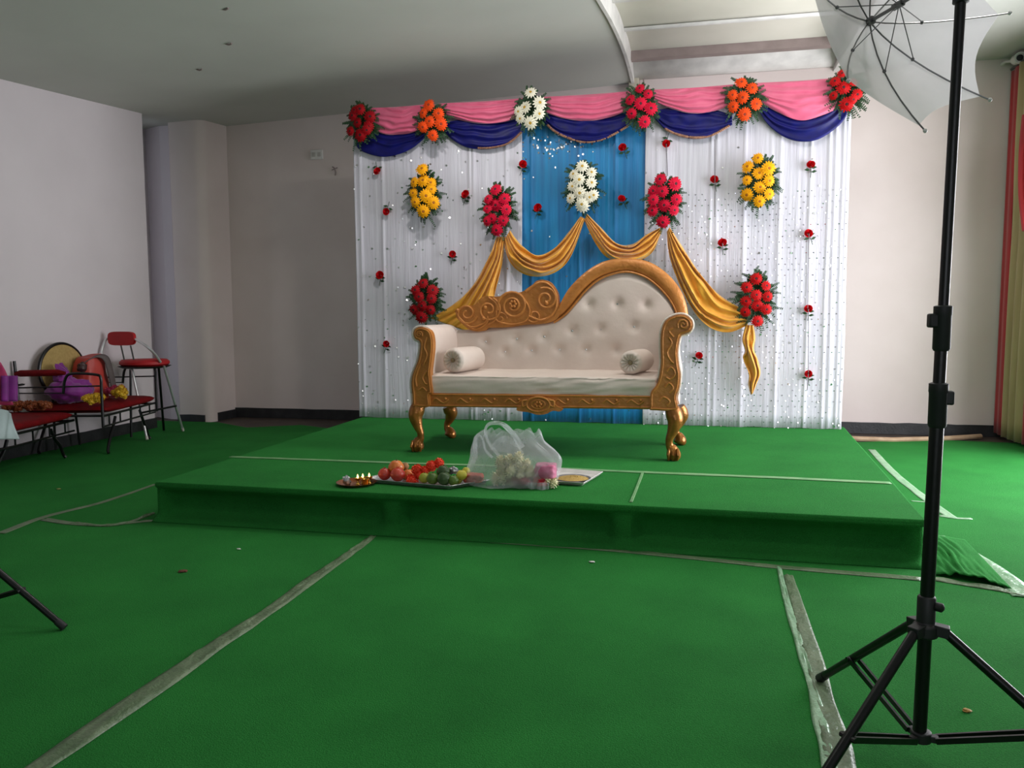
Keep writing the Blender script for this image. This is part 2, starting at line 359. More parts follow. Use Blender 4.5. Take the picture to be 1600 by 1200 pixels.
# tapes: crumpled strips following the seams
def tape(label, pts, w, mt, z=0.0, seed=0, name='tape', ragged=0.2, parent=None, zh=0.004):
    P_ = [PZ(x, y, z) for x, y in pts]; n = max(8, int(sum((b-a).length for a, b in zip(P_, P_[1:]))/0.025)); n = min(n, 160)
    c = catmull(P_, n); mb = MB(); ws = w if isinstance(w, (list, tuple)) else [w, w]
    def fn(u, v):
        i = min(int(u*n+0.5), n); p = c[i]; t = (c[min(i+1, n)]-c[max(i-1, 0)]).normalized(); s = Vector((-t.y, t.x, 0))
        ww = ws[0]+(ws[1]-ws[0])*u; ww *= 1+ragged*noise.noise(Vector((u*n*0.12, seed+v*3, 0)))
        h = 0.0015 + zh*abs(noise.noise(Vector((p.x*14+seed, p.y*14, v*3))))*(1 if 0 < v < 1 else 0.1)
        return p + s*((v-0.5)*ww) + Vector((0, 0, h))
    mb.grid(fn, n, 6)
    return single(name, mb, mt, label, 'tape', group='tape over the carpet seams', solid=0.001, ang=60)
tape('long dusty tape running diagonally across the carpet at the lower left', [(20, 1228), (60, 1200), (330, 1015), (430, 948), (525, 880), (560, 856), (583, 838)], (0.078, 0.034), M_tape, seed=1, zh=0.012, ragged=0.45)
tape('thin dusty tape along the floor in front of the stage', [(165, 822), (245, 814), (330, 818), (580, 834), (945, 859), (1215, 886), (1440, 905)], (0.03, 0.05), M_tape, seed=2, zh=0.006)
tape('dusty tape left of the stage from the left edge to its front corner', [(0, 834), (70, 808), (160, 785), (243, 757)], (0.05, 0.03), M_tape, seed=3)
tape('short crumpled tape piece on the floor left of the stage corner', [(70, 812), (110, 818), (168, 822), (205, 815), (240, 803)], (0.05, 0.02), M_tape, seed=4, ragged=0.5, zh=0.015)
tape('wide dusty tape running toward the light stand legs at the lower right', [(1232, 900), (1250, 960), (1285, 1080), (1312, 1190), (1318, 1225)], (0.035, 0.075), M_tape, seed=5, ragged=0.25, zh=0.012)
tape('narrow torn tape beside the wide tape at the lower right', [(1217, 886), (1228, 935), (1250, 1010), (1278, 1110), (1300, 1215)], (0.018, 0.035), M_tape2, seed=6, ragged=0.4, zh=0.01)
tape('pale tape on the bright floor right of the stage', [(1362, 703), (1395, 738), (1440, 775), (1488, 810)], (0.05, 0.05), M_tape2, seed=7)
tape('short pale tape end crossing beside the light stand pole', [(1468, 806), (1495, 810), (1518, 811)], (0.04, 0.03), M_tape2, seed=8)
tape('small pale tape scrap right of the stage edge', [(1424, 783), (1436, 784), (1452, 785)], (0.02, 0.02), M_tape2, seed=9)
tape('wide shiny clear tape curving across the floor at the right edge', [(1462, 838), (1500, 857), (1545, 885), (1580, 910), (1604, 934)], (0.08, 0.09), M_tape2, seed=10, ragged=0.3, zh=0.012)
tape('greyish tape below the crumpled carpet flap at the stage corner', [(1448, 903), (1500, 912), (1560, 922), (1600, 931)], (0.05, 0.03), M_tape, seed=11, ragged=0.4, zh=0.01)
tape('faint tape across the stage carpet in front of the sofa', [(360, 714), (500, 719), (640, 724), (800, 729), (1004, 738), (1200, 746), (1392, 755)], (0.04, 0.05), M_tape3, z=SZ+0.001, seed=12, zh=0.002)
tape('short seam tape on the stage right of the plastic bag', [(1004, 739), (996, 760), (986, 785)], (0.014, 0.014), M_tape3, z=SZ+0.001, seed=13, zh=0.002)

# ================================================================== BACKDROP
BY = 5.85
def pleat(x, seed):
    v = 0.006*noise.noise(Vector((x*6+seed, 0, 0))) + 0.0022*noise.noise(Vector((x*17+seed, 3, 0))) + 0.0016*noise.noise(Vector((x*45+seed, 7, 0)))
    return v
def ridge(x, xs):   # narrow vertical folds at chosen places
    return sum(-0.006*math.exp(-((x-c)/0.012)**2) for c in xs)
def drape(label, pxl, pxr, mt, seed, yoff, folds, z0=SZ+0.003, ztop=2.58, nseq=0, cloud=None, rowdots=False):
    xl = PY(pxl, 440, BY).x; xr = PY(pxr, 440, BY).x; fx = [PY(f, 440, BY).x for f in folds]
    rt_ = thing('drape', label, 'curtain', ((xl+xr)/2, BY, z0))
    def fn(u, v):
        x = xl+(xr-xl)*u; z = z0+(ztop-z0)*v
        return (x + 0.006*noise.noise(Vector((x*8, z*1.2, seed))), BY+yoff + pleat(x, seed)*(0.7+0.3*v) + ridge(x, fx) + 0.006*noise.noise(Vector((x*3, z*2, seed+5))), z + (0.008*noise.noise(Vector((x*7, 0, 2))) if v == 0 else 0))
    part(rt_, 'cloth', MB().grid(fn, int((xr-xl)*170), 24), mt, solid=0.002, ang=85)
    sq = MB(); rnd = random.Random(seed)
    pts = [(rnd.random(), rnd.random()**1.1) for _ in range(nseq)]
    if rowdots:
        rows = [((i+0.5*(j % 2)+0.25)/30, j/62) for i in range(30) for j in range(44) if rnd.random() < 0.8]
    if cloud: pts += [(min(.98, max(.02, rnd.gauss(cloud[0], cloud[2]))), min(.98, max(.02, rnd.gauss(cloud[1], cloud[3])))) for _ in range(70)]
    sq2 = MB()
    for q, (u, v) in enumerate(pts + (rows if rowdots else [])):
        big = q < len(pts); p = Vector(fn(u, v)); p.y -= 0.004; r = rnd.uniform(0.0045, 0.0085) if big else 0.0042
        d = Vector((rnd.gauss(0.15, .5), -1, rnd.gauss(0, .35))).normalized(); a = d.cross(Vector((0,0,1))).normalized(); b = a.cross(d)
        (sq if big else sq2).add([p+(a*math.cos(t)+b*math.sin(t))*r for t in [2*PI*i/6 for i in range(6)]], [(0,1,2,3,4,5)])
    if sq.v: part(rt_, 'sequins', sq, M_seqw, kind='stuff', smooth=False)
    if sq2.v: part(rt_, 'sequins', sq2, M_sequin, kind='stuff', smooth=False, label='dull grey sequins in rows')
    return rt_
drape('white sequinned drape with soft pleats on the left of the backdrop', 557, 816, M_drape, 3, 0.0, [566, 600, 735, 741, 792], nseq=330)
drape('plain blue drape down the centre of the backdrop', 814, 1008, M_blue, 9, 0.012, [830, 905, 960], nseq=60, cloud=(0.28, 0.855, 0.12, 0.02))
drape('white dotted drape with deep pleats on the right of the backdrop', 1006, 1322, M_drape, 15, 0.0, [1040, 1108, 1118, 1160, 1215, 1262, 1290, 1300, 1312, 1318], nseq=80, rowdots=True)
fr = thing('backdrop_frame', 'metal pipe frame holding up the drapes behind the stage', 'frame', (-0.72, BY+0.06, SZ))
for x in (-2.50, -1.2, -0.3, 1.03): part(fr, 'pole', MB().tube([(x, BY+0.06, SZ), (x, BY+0.06, 2.57)], 0.014), M_steel)
part(fr, 'crossbar', MB().tube([(-2.52, BY+0.06, 2.56), (1.05, BY+0.06, 2.56)], 0.014), M_steel)

# swags: cloth hung between two edge curves, folded along its length
def swag(name, label, topc, botc, mt, group, Y=5.80, nf=5, depth=0.035, nu=60, nv=44, seed=0, puff=0.03):
    tp = spl2(topc, nu); bt = spl2(botc, nu)
    def fn(u, v):
        i = int(u*nu+0.5); x = tp[i][0]+(bt[i][0]-tp[i][0])*v; y = tp[i][1]+(bt[i][1]-tp[i][1])*v
        f = 0.5+0.5*math.sin(2*PI*(nf*v + 0.6*noise.noise(Vector((u*2.6, v*2.2, seed))) + 0.25*noise.noise(Vector((u*6, v*3, seed+4)))))
        env = 0.35+0.65*math.sin(PI*u)
        d = puff*math.sin(PI*min(1, v*1.0))*env + depth*f**1.3*env*(0.6+0.4*noise.noise(Vector((u*3, v*4, seed+9)))+0.2)
        return PY(x, y, Y-d)
    return single(name, MB().grid(fn, nu, nv), mt, label, 'swag', group=group, solid=0.003, ang=85), fn
def ytop(x): return 168-0.0648*(x-590)
spans = [(590, 655, [208, 210, 201]), (698, 812, [181, 193, 183]), (852, 980, [177, 189, 172]), (1026, 1140, [160, 177, 165]), (1188, 1312, [158, 188, 166])]
navy = [[(554, 196), (556, 226), (572, 239), (604, 245), (640, 234), (668, 212)], [(694, 206), (708, 219), (732, 231), (765, 233), (795, 225), (818, 205)],
        [(850, 190), (866, 206), (890, 218), (918, 224), (950, 216), (986, 195)], [(1024, 186), (1040, 203), (1062, 213), (1086, 217), (1112, 213), (1144, 195)],
        [(1182, 166), (1198, 192), (1222, 212), (1250, 221), (1282, 216), (1318, 188), (1331, 150)]]
where = ['between the red and orange bouquets at the left end', 'between the left orange bouquet and the white daisies', 'over the blue drape in the middle',
         'right of the centre red bouquet', 'at the right end of the backdrop']
M_bead = mat('bead_trim', (196, 150, 120), 0.35, metal=0.3, col2=(90, 40, 40), nscale=60, namt=1.0)
for i, (xa, xb, yb) in enumerate(spans):
    xm = (xa+xb)/2; xa2, xb2 = xa-12, xb+12
    swag('pink_swag', 'pink satin swag '+where[i], [(xa2, ytop(xa2)), (xm, ytop(xm)+1), (xb2, ytop(xb2))], [(xa2, yb[0]-6), (xa+(xm-xa)*.4, (yb[0]+yb[1])/2+1), (xm, yb[1]), (xb-(xb-xm)*.4, (yb[1]+yb[2])/2+2), (xb2, yb[2]-4)], M_pink, 'pink swags along the top', Y=5.79, nf=4.5, depth=0.018, seed=i*3, puff=0.04)
    nv_ = navy[i]; x0, x1 = nv_[0][0], nv_[-1][0]
    o, fn = swag('navy_swag', 'dark navy swag '+where[i], [(x0, nv_[0][1]-14), ((x0+x1)/2, yb[1]-12), (x1, nv_[-1][1]-16)], nv_, M_navy, 'navy swags below the pink cloth', Y=5.815, nf=3.5, depth=0.016, seed=i*5+1, puff=0.02)
    if i in (1, 2, 3):
        lo = {1: 0.5, 2: 0.08, 3: 0.2}[i]; bd = MB()
        for q in range(46):
            u = lo+(0.97-lo)*q/45; p = Vector(fn(u, 0.965)); p.y -= 0.008
            bd.add([p+Vector((a, -0.004*(k == 0), b)) for k, (a, b) in enumerate([(0, 0), (0.012, 0), (0, 0.010), (-0.012, 0), (0, -0.010)])], [(0,1,2),(0,2,3),(0,3,4),(0,4,1)])
        b_ = link('beaded_trim', bd, M_bead, root=None, parent=o, smooth=False); b_.data.transform(Matrix.Translation(-Vector(o.location))); meta(b_, 'beige beaded edging', kind='stuff')
gp = 'gold satin swags'
swag('gold_swag', 'gold satin swag hanging from the left pink bouquet down behind the sofa back', [(776, 370), (762, 405), (738, 447), (708, 476), (672, 497)], [(789, 370), (785, 408), (775, 450), (764, 490), (735, 520)], M_goldc, gp, Y=5.77, nf=4, depth=0.05, seed=21)
swag('gold_swag', 'gold satin swag from the left pink bouquet to the white daisies', [(797, 360), (806, 373), (818, 386), (839, 399), (865, 389), (886, 366), (907, 338)], [(787, 376), (796, 408), (816, 427), (842, 432), (870, 424), (892, 400), (914, 342)], M_goldc, gp, Y=5.77, nf=4, depth=0.055, seed=22)
swag('gold_swag', 'short gold satin swag from the white daisies to the right pink bouquet', [(917, 334), (940, 357), (963, 380), (987, 382), (1010, 367), (1031, 356)], [(913, 345), (932, 383), (952, 404), (990, 409), (1018, 395), (1034, 362)], M_goldc, gp, Y=5.77, nf=4, depth=0.055, seed=23)
swag('gold_swag', 'gold satin swag from the right pink bouquet down to the red bouquet on the right', [(1046, 355), (1067, 387), (1093, 427), (1123, 460), (1168, 488)], [(1042, 362), (1046, 400), (1062, 445), (1087, 490), (1112, 513), (1140, 519), (1168, 508)], M_goldc, gp, Y=5.77, nf=4, depth=0.055, seed=24)
swag('gold_swag', 'twisted gold satin tail hanging below the red bouquet on the right', [(1165, 508), (1160, 530), (1164, 548), (1161, 560), (1170, 584), (1169, 600), (1173, 617)], [(1177, 508), (1180, 528), (1178, 546), (1184, 562), (1188, 582), (1182, 600), (1176, 615)], M_goldc, gp, Y=5.77, nf=2.5, depth=0.05, seed=25)

# ---------------- flowers
def gerbera_mesh(n=15, narrow=False, seed=0):
    rnd = random.Random(seed); mb = MB()
    for L, (R, z0, cnt) in enumerate([(1.0, 0.0, n), (0.78, 0.10, n), (0.52, 0.18, n-4)]):
        for k in range(cnt):
            a = 2*PI*(k+0.5*L)/cnt + rnd.uniform(-.06, .06); r = R*rnd.uniform(.9, 1.05); wd = (0.85 if narrow else 1.15)*PI*r*0.62/cnt
            ca, sa = math.cos(a), math.sin(a); pts = [(0.12, 0, 0.10+z0), (0.6*r, -wd, 0.13+z0), (0.6*r, wd, 0.13+z0), (0.95*r, -wd*.6, 0.02+z0*.8), (0.95*r, wd*.6, 0.02+z0*.8), (1.03*r, 0, -0.03+z0*.7)]
            mb.add([(x*ca-y*sa, x*sa+y*ca, z) for x, y, z in pts], [(0,1,2), (1,3,4,2), (3,5,4)])
    return mb
FL = {}
for kname in ('red', 'darkred', 'pink', 'orange', 'yellow', 'white'):
    for var in (0, 1):
        mb = gerbera_mesh(16 if kname != 'white' else 13, kname == 'white', var+len(kname))
        me = bpy.data.meshes.new('gerbera_'+kname); me.from_pydata(mb.v, [], mb.f); me.materials.append(PET[kname]); FL[kname, var] = me
    cmb = MB().lathe([(0.24, 0.14), (0.27, 0.22), (0.2, 0.29), (0.08, 0.31), (0, 0.30)], seg=10)
    me = bpy.data.meshes.new('center_'+kname); me.from_pydata(cmb.v, [], cmb.f); me.materials.append(CEN[kname]); FL[kname, 'c'] = me
def sprig(mb, base, d, L, rnd, lw=0.021, n=11):
    d = Vector(d).normalized(); s = d.cross(Vector((0, -1, 0.01))).normalized(); bend = rnd.uniform(-.5, .5); p = Vector(base)
    pts = []
    for i in range(n+1):
        t = i/n; q = Vector(base) + d*(L*t) + s*(bend*L*t*t*0.5) + Vector((0, -0.012*math.sin(PI*t), -0.03*t*t*L*6)); pts.append(q)
    mb.tube(pts[::3], 0.0012, 3)
    for i in range(1, n+1):
        t = i/n; q = pts[i]; w_ = lw*(1-t*0.75)+0.004; t_ = (pts[i]-pts[i-1]).normalized()
        for sg in (-1, 1):
            o = (s*sg + t_*0.6).normalized()*w_; k = t_*0.0035; dz = Vector((0, rnd.uniform(-.5, .5)*w_, 0))
            mb.add([q-k, q+o*.55-k+dz*.5, q+o+dz, q+o*.55+k*1.4+dz*.5, q+k], [(0,1,2,3,4)])
def bouquet(label, cx, cy, rx, ry, kind, flowers, seed, group, wide=0):
    """flowers: (px, py, r px)"""
    rnd = random.Random(seed); c = PY(cx, cy, 5.76); rt_ = thing('bouquet', label, 'bouquet', c, group)
    sx = (PY(cx+rx, cy, 5.76)-c).length; sz = (PY(cx, cy+ry, 5.76)-c).length
    fo = MB()
    for k in range(95):
        a = rnd.uniform(0, 2*PI); b = c + Vector((math.cos(a)*sx*rnd.uniform(.15, .6), 0.0, math.sin(a)*sz*rnd.uniform(.15, .7)))
        aa = a+rnd.uniform(-.5, .5)
        sprig(fo, b, (math.cos(aa), rnd.uniform(-.35, .05), math.sin(aa)), rnd.uniform(.05, .12)*(1+.1*wide), rnd)
    for k in range(90):   # broad leaves filling the middle
        a = rnd.uniform(0, 2*PI); q = c + Vector((math.cos(a)*sx*rnd.uniform(0, .8), rnd.uniform(-.03, .01), math.sin(a)*sz*rnd.uniform(0, .85)))
        d = Vector((math.cos(a), -.3, math.sin(a))); s_ = Vector((-math.sin(a), 0, math.cos(a))); L = rnd.uniform(.03, .055)
        fo.add([q, q+d*L*.5+s_*L*.28, q+d*L, q+d*L*.5-s_*L*.28], [(0,1,2,3)])
    part(rt_, 'foam_block', MB().box((c.x-sx*.55, 5.765, c.z-sz*.6), (c.x+sx*.55, BY-.005, c.z+sz*.6)), M_leaf, smooth=False)
    part(rt_, 'foliage', fo, M_leaf, kind='stuff', smooth=False)
    for i, (x, y, r) in enumerate(flowers):
        Yv = 5.70 + rnd.uniform(-.018, .018); p = PY(x, y, Yv); R = (PY(x+r, y, Yv)-p).length*1.08
        o = bpy.data.objects.new('daisy' if kind == 'white' else 'gerbera', FL[kind, rnd.randint(0, 1)]); COL.objects.link(o); o.parent = rt_
        off = Vector(((p.x-c.x)/sx*.45+rnd.uniform(-.2, .2), -1, (p.z-c.z)/sz*.35+rnd.uniform(-.2, .2)+.0))
        o.rotation_euler = off.to_track_quat('Z', 'Y').to_euler(); o.location = p-c; o.scale = (R, R, R*.9)
        q = bpy.data.objects.new('flower_center', FL[kind, 'c']); COL.objects.link(q); q.parent = o
    return rt_
def tz(ox, oy, s): return lambda L: [(ox+x/s, oy+y/s, r/s) for x, y, r in L]
z4, z5, z6, z7, z8 = tz(540, 100, 5.333), tz(800, 100, 5.333), tz(1080, 90, 5.217), tz(620, 240, 4.284), tz(920, 240, 3.0)
TG = 'gerbera bouquets along the top edge'; MG = 'bouquets on the middle of the backdrop'
bouquet('dark red gerbera bouquet at the top left corner of the backdrop', 567, 192, 20, 27, 'darkred', z4([(120,378,45),(60,430,42),(205,440,48),(100,490,40),(190,520,42),(40,560,38),(125,592,50),(175,550,38),(75,385,32)]), 1, TG)
bouquet('orange-red gerbera bouquet on the top edge, second from left', 677, 188, 20, 26, 'orange', z4([(695,345,50),(775,415,48),(648,410,40),(700,480,48),(795,500,52),(645,525,45),(728,595,45)]), 2, TG)
bouquet('white daisy bouquet on the top edge of the backdrop', 830, 171, 20, 26, 'white', z5([(155,240,50),(230,325,57),(110,365,55),(225,415,50),(155,490,57),(55,395,42),(70,455,42)]), 3, TG)
bouquet('crimson gerbera bouquet on the top edge at the right of the blue drape', 1001, 167, 21, 27, 'pink', z5([(1065,205,40),(1135,250,42),(985,300,45),(1070,330,54),(1155,372,57),(998,412,45),(1105,480,53)]), 4, TG)
bouquet('bright orange gerbera bouquet on the top edge, second from right', 1163, 155, 22, 28, 'orange', z6([(408,205,52),(497,250,50),(338,305,44),(420,325,52),(530,380,50),(343,400,48),(435,462,57)]), 5, TG)
bouquet('red gerbera bouquet at the top right corner of the backdrop', 1322, 143, 20, 28, 'red', z6([(1228,130,38),(1172,195,46),(1240,245,60),(1320,200,40),(1352,300,48),(1268,380,62),(1160,310,38),(1320,340,40)]), 6, TG, 1)
bouquet('yellow gerbera bouquet on the left white drape', 665, 302, 21, 40, 'yellow', z7([(170,105,42),(118,192,34),(178,182,42),(228,198,38),(232,240,34),(112,265,32),(125,325,36),(195,283,43),(245,328,43),(178,385,42)]), 7, MG)
bouquet('pink gerbera bouquet at the left of the blue drape holding the gold swags', 780, 328, 21, 42, 'pink', z7([(662,242,40),(720,303,39),(612,305,34),(662,345,42),(607,370,32),(733,374,38),(637,435,36),(605,452,34),(712,447,38),(670,512,42)]), 8, MG)
bouquet('white daisy bouquet in the centre of the blue drape', 911, 290, 21, 40, 'white', z5([(585,855,52),(660,905,48),(515,920,47),(560,965,54),(660,990,50),(505,1020,45),(565,1075,57),(645,1110,50),(490,1120,45),(580,1165,52)]) + [(910.6, 322, 10.5), (927, 305, 9)], 9, MG)
bouquet('pink gerbera bouquet right of the blue drape above the sofa arch', 1038, 314, 23, 42, 'pink', z8([(335,122,30),(405,142,34),(303,175,28),(345,177,29),(410,215,28),(303,217,28),(353,243,31),(300,267,29),(400,265,26),(347,320,32)]), 10, MG)
bouquet('yellow gerbera bouquet on the right white drape', 1187, 284, 23, 40, 'yellow', z8([(793,22,27),(745,63,31),(843,70,34),(797,93,31),(742,125,24),(845,127,29),(802,158,31),(743,193,33),(845,190,27),(800,223,29)]), 11, MG)
bouquet('dark red gerbera bouquet at the lower left above the sofa arm', 667, 467, 21, 34, 'darkred', z7([(177,868,35),(240,915,38),(125,915,35),(150,960,36),(232,970,34),(170,1020,37),(115,1045,36),(225,1045,34),(165,1095,40)]), 12, MG)
bouquet('red gerbera bouquet at the lower right above the gold tail', 1180, 466, 26, 42, 'red', z8([(785,587,30),(740,627,28),(832,620,25),(785,663,28),(838,670,26),(738,692,28),(790,713,29),(832,730,27),(733,742,26),(790,785,29)]), 13, MG, 1)

# ---------------- single roses
rb = MB()
for L, (R, h, cnt) in enumerate([(0.35, 1.0, 4), (0.65, 0.85, 5), (1.0, 0.6, 6)]):
    for k in range(cnt):
        a = 2*PI*(k+.37*L)/cnt
        def pf(u, v, a=a, R=R, h=h, cnt=cnt):
            an = a+(u-.5)*2*PI/cnt*1.35; r = R*(0.25+0.75*math.sin(v*PI/2))*(1+.12*v*v); return (math.cos(an)*r, math.sin(an)*r, -0.5+(h+0.4)*v-0.25*(2*u-1)**2*v)
        rb.grid(pf, 4, 3)
rose_me = bpy.data.meshes.new('rose_bloom'); rose_me.from_pydata(rb.v, [], rb.f); rose_me.materials.append(PET['rose'])
for p_ in rose_me.polygons: p_.use_smooth = True
lf = MB().tube([(0, 0, 0), (0.1, 0.02, -1.2), (0.05, 0.05, -2.4)], 0.07, 5)
for s_, z_ in ((1, -0.5), (-1, -0.9), (1, -1.3)): lf.add([(0, 0, z_), (s_*.7, -.2, z_+.35), (s_*1.25, -.05, z_+.1), (s_*.6, .1, z_-.2)], [(0,1,2,3)])
leaf_me = bpy.data.meshes.new('rose_stem'); leaf_me.from_pydata(lf.v, [], lf.f); leaf_me.materials.append(M_leaf)
roses = [(590,268,'above the left yellow bouquet near the left edge'),(604,331,'left of the yellow bouquet on the left drape'),(728,304,'between the yellow and pink bouquets on the left drape'),
 (817,257,'on the left edge of the blue drape'),(841,325,'on the blue drape left of the white daisies'),(707,397,'below the yellow bouquet on the left drape'),(594,430,'at the left edge above the sofa arm height'),
 (604,537,'lowest on the left white drape beside the sofa arm'),(973,231,'high on the blue drape right of the daisies'),(971,311,'on the blue drape between the daisies and pink bouquet'),(1041,225,'just above the right pink bouquet'),
 (1116,281,'left of the right yellow bouquet'),(1129,380,'below the right yellow bouquet beside the gold swag'),(1267,258,'topmost in the right column near the edge'),(1263,365,'second from top in the right column'),
 (1263,483,'third from top in the right column'),(1263,584,'lowest in the right column near the edge'),(1092,556,'on the white drape just right of the sofa arm')]
M_cord = mat('grey_cord', (96, 92, 96), 0.7)
strings = {10: (1041, 225, 1043, 275), 11: (1117, 218, 1117, 336), 14: (1264, 365, 1262, 482), 15: (1263, 483, 1263, 582), 16: (1263, 584, 1261, 610), 12: (1129, 380, 1129, 394)}
for i, (x, y, wh) in enumerate(roses):
    c = PY(x, y, 5.822); r_ = thing('rose', 'single red rose '+wh, 'rose', c, 'single roses pinned on the drapes'); rnd = random.Random(i+50)
    o = bpy.data.objects.new('bloom', rose_me); COL.objects.link(o); o.parent = r_; s = 0.026*rnd.uniform(.9, 1.12); o.scale = (s, s, s)
    o.rotation_euler = Vector((rnd.uniform(-.3, .3), -1, rnd.uniform(-.1, .5))).to_track_quat('Z', 'Y').to_euler()
    q = bpy.data.objects.new('stem', leaf_me); COL.objects.link(q); q.parent = r_; q.scale = (.034,)*3; q.rotation_euler = (0, rnd.choice([rnd.uniform(-.5, .5), rnd.uniform(-.4, .4)]), 0) if i not in (0, 1, 10) else (0, PI+rnd.uniform(-.4, .4), 0); q.location = (0, 0.012, 0)
    part(r_, 'pin', MB().tube([c, c+Vector((0, .045, 0))], .0015, 4), M_steel)
    if i in strings:
        a, b, c2, d = strings[i]; part(r_, 'string', MB().tube([PY(a, b, 5.79), PY(c2, d, 5.79)], 0.0025, 5), M_cord)

# ================================================================== SOFA
FY, BKY = 4.40, 4.98
sofa = thing('sofa', 'white tufted wedding sofa with carved gold frame standing on the stage', 'sofa', (-0.78, 4.7, SZ))
zs = lambda L: [(620+x/3.2, 380+y/3.2) for x, y in L]
def onY(L, Y): return [PY(x, y, Y) for x, y in L]
# front rail
part(sofa, 'front_rail', MB().prism(onY(zs([(110, 748), (1330, 762), (1330, 832), (110, 818)]), FY+0.02), (0, 0.05, 0)), M_gold, bevel=0.006)
rc = MB()
for (a, b) in (((165, 757), (1290, 768)), ((165, 812), (1290, 822))): rc.tube(onY(zs([a, b]), FY+0.018), 0.006, 6)
for k in range(9):
    if k == 4: continue
    x = 215+k*122; y = 786+k*1.1
    rc.tube(onY(zs(spl2([(x-40, y+6), (x-20, y-10), (x, y+2), (x+20, y+12), (x+42, y-4)], 12)), FY+0.016), 0.006, 6)
    rc.ball(PY(*zs([(x+28, y-8)])[0], FY+0.016), 0.009, 8, 5)
part(sofa, 'rail_carving', rc, M_gold)
med = MB()
mc = (707, 806)
med.prism(onY(zs(spl2([(600, 822), (625, 812), (640, 790), (660, 776), (707, 772), (760, 776), (785, 795), (800, 815), (830, 828), (815, 842), (780, 838), (745, 855), (700, 858), (660, 846), (625, 842), (600, 836), (600, 822)], 40)[:-1]), FY-0.002), (0, 0.03, 0))
for R, rr in ((58, .008), (34, .007)):
    med.tube(onY(zs([(mc[0]+R*math.cos(a), mc[1]+R*.62*math.sin(a)) for a in [2*PI*k/24 for k in range(24)]]), FY-0.004), rr, 6, closed=True)
for k in range(6): med.ball(PY(*zs([(mc[0]+13*math.cos(k*PI/3), mc[1]+11*math.sin(k*PI/3))])[0], FY-0.006), 0.009, 8, 5)
for sg in (-1, 1): med.tube(onY(zs(spl2([(mc[0]+sg*55, mc[1]-20), (mc[0]+sg*78, mc[1]-16), (mc[0]+sg*76, mc[1]+10), (mc[0]+sg*60, mc[1]+4)], 14)), FY-0.004), 0.007, 6)
part(sofa, 'medallion', med, M_gold, bevel=0.003)
# arms
def offset_outline(L, d):
    n = len(L); out = []
    area_ = sum(L[i][0]*L[(i+1) % n][1]-L[(i+1) % n][0]*L[i][1] for i in range(n)); sg = 1 if area_ > 0 else -1
    for i in range(n):
        a, b, c = Vector(L[i-1]), Vector(L[i]), Vector(L[(i+1) % n]); t = (c-a).normalized(); out.append((b.x+t.y*d*sg, b.y-t.x*d*sg))
    return out
Rarm = [(1265,835),(1268,752),(1296,712),(1312,670),(1322,600),(1320,500),(1326,430),(1348,385),(1395,360),(1440,360),(1472,385),(1478,415),(1465,440),(1440,452),(1418,462),(1408,500),(1402,550),(1408,610),(1416,660),(1410,720),(1396,770),(1396,835)]
Larm = [(80,818),(78,760),(74,700),(82,650),(104,595),(116,540),(118,500),(108,486),(92,478),(83,455),(90,432),(112,420),(142,424),(166,440),(178,475),(180,530),(172,600),(167,650),(172,700),(176,750),(162,760),(160,818)]
def smooth_outline(L, n=80):
    return spl2(L+[L[0]], n)[:-1]
for side, L, scr in (('left', Larm, (112, 455)), ('right', Rarm, (1432, 408))):
    ol = smooth_outline(L, 90)
    part(sofa, 'arm_front', MB().prism(onY(zs(ol), FY-0.005), (0, 0.055, 0)), M_gold, bevel=0.005)
    # upholstered arm body, a little fatter than the gold front; from the scroll down to the rail
    cut = [p for p in offset_outline(ol, 11 if side == 'right' else 9) if p[1] < 822]
    front_ = onY(zs(cut), FY+0.045); n = len(front_)
    part(sofa, 'arm_upholstery', MB().prism(front_, (0, BKY-FY-0.06, 0)), M_cream, bevel=0.018)
    cv = MB(); s = 1 if side == 'right' else -1
    k0 = 30 if side == 'right' else 17
    sp_ = [(scr[0]+s*(k0*(1-t/15))*math.cos(t*.75+2.6), scr[1]+(k0*(1-t/15))*math.sin(t*.75+2.6)) for t in range(14)]
    cv.tube(onY(zs(sp_), FY-0.010), 0.008 if side == 'right' else 0.006, 6)
    inn = offset_outline(ol, -9)
    cv.tube(onY(zs(inn), FY-0.008), 0.0055, 6, closed=True)
    if side == 'right':
        vine = [[(1360,470),(1375,500),(1352,545),(1368,585),(1384,600)],[(1384,470),(1362,440),(1380,425)],[(1350,640),(1372,620),(1392,650),(1370,680),(1348,672)],[(1340,720),(1362,700),(1382,725),(1362,750)],[(1310,790),(1335,770),(1365,790),(1350,812)]]
    else:
        vine = [[(150,470),(138,520),(152,560),(132,610)],[(120,600),(105,640),(95,680),(100,715)],[(150,640),(130,670),(142,700),(155,705)],[(110,735),(130,722),(150,740)]]
    for vv in vine: cv.tube(onY(zs(spl2(vv, 14)), FY-0.007), 0.007, 6)
    part(sofa, 'arm_carving', cv, M_gold)
    # piping where gold meets the cloth
    part(sofa, 'piping', MB().tube(onY(zs([p for p in offset_outline(ol, 5) if p[1] < 755]), FY+0.045), 0.007, 6), M_creamw)
